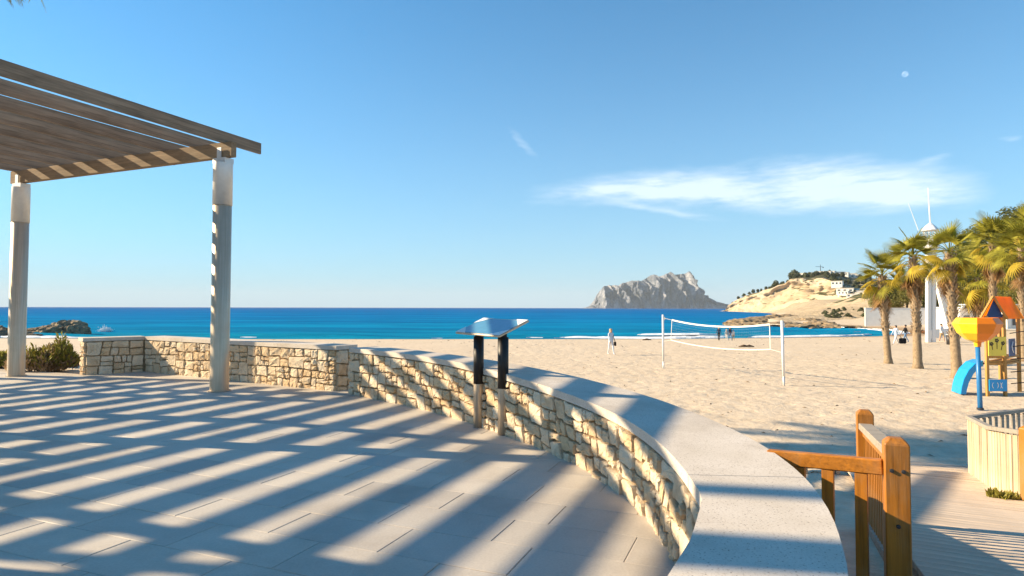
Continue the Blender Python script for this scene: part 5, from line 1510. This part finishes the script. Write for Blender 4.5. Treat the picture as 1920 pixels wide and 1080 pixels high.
# ------------------------------------------------------------------ people
def person(p, h, rz, label, top, bottom, shoes, hair, skin, stride=.25, shorts=False, long_hair=False, arm=.2, bend=0.0, group=None):
    s = h / 1.72; r = thing('person', label, 'person', p, rz, group)
    V = []; E = []; Rr = []
    def vtx(x, y, z, rad_, par=None):
        V.append((x, y, z)); Rr.append(rad_); i = len(V) - 1
        if par is not None: E.append((par, i))
        return i
    lean = lambda z: bend * max(0, z - .9)
    pel = vtx(0, 0, .95, .125)
    wa = vtx(0, lean(1.1), 1.10, .115, pel); ch = vtx(0, lean(1.32), 1.32, .135, wa); nk = vtx(0, lean(1.47) + .01, 1.47, .055, ch); hd = vtx(0, lean(1.58) + .025, 1.56, .085, nk); ht = vtx(0, lean(1.68) + .02, 1.66, .08, hd)
    vtx(0, lean(1.58) + .105, 1.565, .028, hd)          # nose and chin side of the face
    for sg in (-1, 1):
        sh = vtx(sg * .16, lean(1.40), 1.40, .062, ch); ay = sg * arm
        el_ = vtx(sg * .215, lean(1.15) + ay * .45, 1.13, .045, sh); wr_ = vtx(sg * .225, lean(.9) + ay + .05, .90, .034, el_); ha = vtx(sg * .225, lean(.85) + ay * 1.1 + .06, .82, .036, wr_)
        for q in (-1, 0, 1): vtx(sg * .225 + .012 * q, ay * 1.15 + .07 + lean(.8), .755 - .01 * abs(q), .010, ha)
        vtx(sg * .200, ay * 1.1 + .095 + lean(.8), .80, .011, ha)
        hp = vtx(sg * .085, 0, .88, .095, pel); st = sg * stride
        kn = vtx(sg * .09, -st * .45 + .03, .48, .062, hp); an = vtx(sg * .085, -st - .02, .09, .042, kn); vtx(sg * .09, -st + .12, .035, .036, an)
    me = bpy.data.meshes.new('person_body'); me.from_pydata([tuple(c * s for c in v) for v in V], E, [])
    o = bpy.data.objects.new('body', me); C.objects.link(o)
    sk = o.modifiers.new('skin', 'SKIN'); sk.use_smooth_shade = True
    for i, sv in enumerate(me.skin_vertices[0].data): sv.radius = (Rr[i] * s, Rr[i] * s); sv.use_root = (i == 0)
    sb = o.modifiers.new('sub', 'SUBSURF'); sb.levels = 1; sb.render_levels = 1
    dg = bpy.context.evaluated_depsgraph_get(); m2 = bpy.data.meshes.new_from_object(o.evaluated_get(dg)); bpy.data.objects.remove(o)
    m2.materials.clear()
    for mt in (skin, top, bottom, shoes): m2.materials.append(mt)
    for pl in m2.polygons:
        c = pl.center / s; x, z = abs(c.x), c.z
        if z > 1.47: k = 0
        elif x > .165 and z < 1.42 and z > .68: k = 1 if z > .88 else 0
        elif z > .93: k = 1
        elif z < .075: k = 3
        elif shorts and z < .52: k = 0
        else: k = 2
        pl.material_index = k; pl.use_smooth = True
    m2.update(); o = bpy.data.objects.new('body', m2); link(o, r)
    m = MB(); hc = Vector((0, lean(1.62) + .0, 1.635)); vs = []
    prof = [(.02, .095), (.075, .075), (.102, .025), (.100, -.03), (.085, -.085)] + ([(.095, -.16), (.08, -.26), (.03, -.30)] if long_hair else [(.03, -.10)])
    m.lathe([(a * s, (hc.z + b) * s) for a, b in prof], 12, (0, (hc.y - .022) * s, 0)); m.build('hair', hair, r, True)
    return r
def cloth(name, c): return pm(name, c, .15, 12, .85, 0, .1, .2, 40, .01)
SK = pm('skin', (.50, .30, .20), .06, 8, .55, 0, .35, 0)
CL = {k: cloth(k + '_cloth', c) for k, c in dict(white=(.72, .72, .74), pale_blue=(.52, .60, .70), navy=(.025, .035, .07), black=(.018, .018, .02), denim=(.13, .22, .36), grey=(.34, .34, .35), tan=(.50, .36, .19), light=(.62, .60, .58)).items()}
HB = pm('blonde_hair', (.55, .36, .16), .2, 20, .6); HD = pm('dark_hair', (.03, .02, .014), .2, 20, .6)
def onfoot(x, y, y0=10):
    p = gs(x, y, y0); return p, p.y / F
p, k = onfoot(1145.5, 665); H = 48.5 * k
person(p, H, rad(200), 'person with long fair hair in white walking alone on the sand', CL['pale_blue'], CL['white'], CL['white'], HB, SK, .24, False, True)
bagp = p + Vector((.27, -.06, .50 * H)); r = thing('shoulder_bag', 'dark shoulder bag hanging beside the fair haired person in white', 'bag', bagp)
m = MB(); m.box((0, 0, -.14), (.13, .30, .27), None, None, .03); m.build('bag_body', CL['black'], r); m = MB(); m.tube([(0, -.11, 0), (-.06, -.06, .22), (-.12, 0, .47), (-.06, .06, .22), (0, .11, 0)], .012, 5); m.build('strap', CL['black'], r)
p, k = onfoot(1348, 638.5); person(p, 26 * k, rad(150), 'person in dark clothes by the water, left of the pair seen through the net', CL['navy'], CL['black'], CL['black'], HD, SK, .18)
p, k = onfoot(1369, 638.5); person(p, 26.5 * k, rad(185), 'person in a dark blue jacket by the water seen through the net', CL['navy'], CL['denim'], CL['black'], HD, SK, .22)
p, k = onfoot(1362.5, 638); person(p, 21 * k, rad(160), 'person in pale grey by the water, close left of the dark blue jacket', CL['grey'], CL['light'], CL['white'], HB, SK, .22)
p, k = onfoot(1375, 638.5); person(p, 20 * k, rad(170), 'person in pale clothes by the water, close right of the dark blue jacket', CL['light'], CL['tan'], CL['black'], HD, SK, .25)
p, k = onfoot(1680, 646); person(p, 36 * k, rad(105), 'person in pale blue and white striding between the first two palms', CL['pale_blue'], CL['white'], CL['black'], HD, SK, .38)
q = p + Vector((.55, -.1, .34)); r = thing('beach_bag', 'dark bag carried low beside the person in pale blue', 'bag', q); m = MB(); m.box((0, 0, 0), (.62, .3, .5), None, None, .08); m.build('bag_body', CL['black'], r); m = MB(); m.tube([(-.15, 0, .24), (-.25, 0, .50), (-.05, 0, .24)], .02, 5); m.build('handle', CL['black'], r)
p, k = onfoot(1698, 642); person(p, 33 * k, rad(80), 'person in a black top and blue jeans close to the second palm', CL['black'], CL['denim'], CL['black'], HD, SK, .3)
p, k = onfoot(1766, 642); person(p, 35 * k, rad(190), 'person in a white shirt and tan shorts at the foot of the white tower', CL['white'], CL['tan'], CL['light'], HD, SK, .2, True)
# bin at the foot of the tower
p = gs(1781, 646, 12); r = thing('litter_bin', 'small grey litter bin on the sand just left of the third palm', 'bin', p); m = MB(); m.lathe([(0, 0), (.26, 0), (.30, .9), (.27, .9), (.0, .2)], 14); m.build('bucket', M['darkmetal'], r, True); m = MB(); m.lathe([(.27, .88), (.32, .88), (.32, .94), (.27, .94)], 14); m.build('rim', M['steel_matt'], r)

# pieces of driftwood on the sand
for k, (x, y, L_) in enumerate(((1213, 638, 1.0), (1323, 632, 1.4), (1395, 651, .9), (1405, 651, .8))):
    p = gs(x, y, 12); m = MB(); m.tube([(-L_ / 2, 0, .04), (0, .05, .12), (L_ / 2, -.04, .05)], [.05, .11, .04], 7)
    o = m.build('driftwood', M['pinebark'], None, True, p); tag(o, ('dark lump of driftwood on the wet sand left of the net', 'pale lump on the wet sand near the water left of the pair', 'short stick lying on the sand below the net, left one', 'short stick lying on the sand below the net, right one')[k], 'driftwood')
# daytime moon
p = at(1697, 139, 30000); bm = bmesh.new(); bmesh.ops.create_uvsphere(bm, u_segments=32, v_segments=16, radius=5.6 / F * 30000)
me = bpy.data.meshes.new('moon'); bm.to_mesh(me); bm.free()
t = NT('moonlight'); d1 = t.n('ShaderNodeBsdfDiffuse'); d1.inputs[0].default_value = (.22, .215, .20, 1); tr = t.n('ShaderNodeBsdfTransparent'); ad = t.n('ShaderNodeAddShader')
f = t.noise(t.pos((.006, .006, .006)), 1, 3, .5); t.l(t.ramp(f, [(.35, (.05, .05, .05)), (.65, (.115, .11, .105))]), d1.inputs[0])
t.l(d1.outputs[0], ad.inputs[0]); t.l(tr.outputs[0], ad.inputs[1]); t.l(ad.outputs[0], t.out.inputs[0]); me.materials.append(t.m)
me.polygons.foreach_set('use_smooth', [True] * len(me.polygons))
o = bpy.data.objects.new('moon', me); C.objects.link(o); o.location = p; tag(o, 'pale daytime moon high in the blue sky on the right', 'moon')

# sea air
m = MB(); m.box((0, 0, 200), (34000, 34000, 424)); o = m.build('haze', bpy.data.materials.new('sea_air')); o['kind'] = 'stuff'
mt = o.data.materials[0]; mt.use_nodes = True; nt = mt.node_tree; nt.nodes.clear(); ou = nt.nodes.new('ShaderNodeOutputMaterial'); pv = nt.nodes.new('ShaderNodeVolumePrincipled')
pv.inputs['Color'].default_value = (.84, .93, 1, 1); pv.inputs['Density'].default_value = 4.8e-5; pv.inputs['Anisotropy'].default_value = 0.0
nt.links.new(pv.outputs[0], ou.inputs['Volume'])
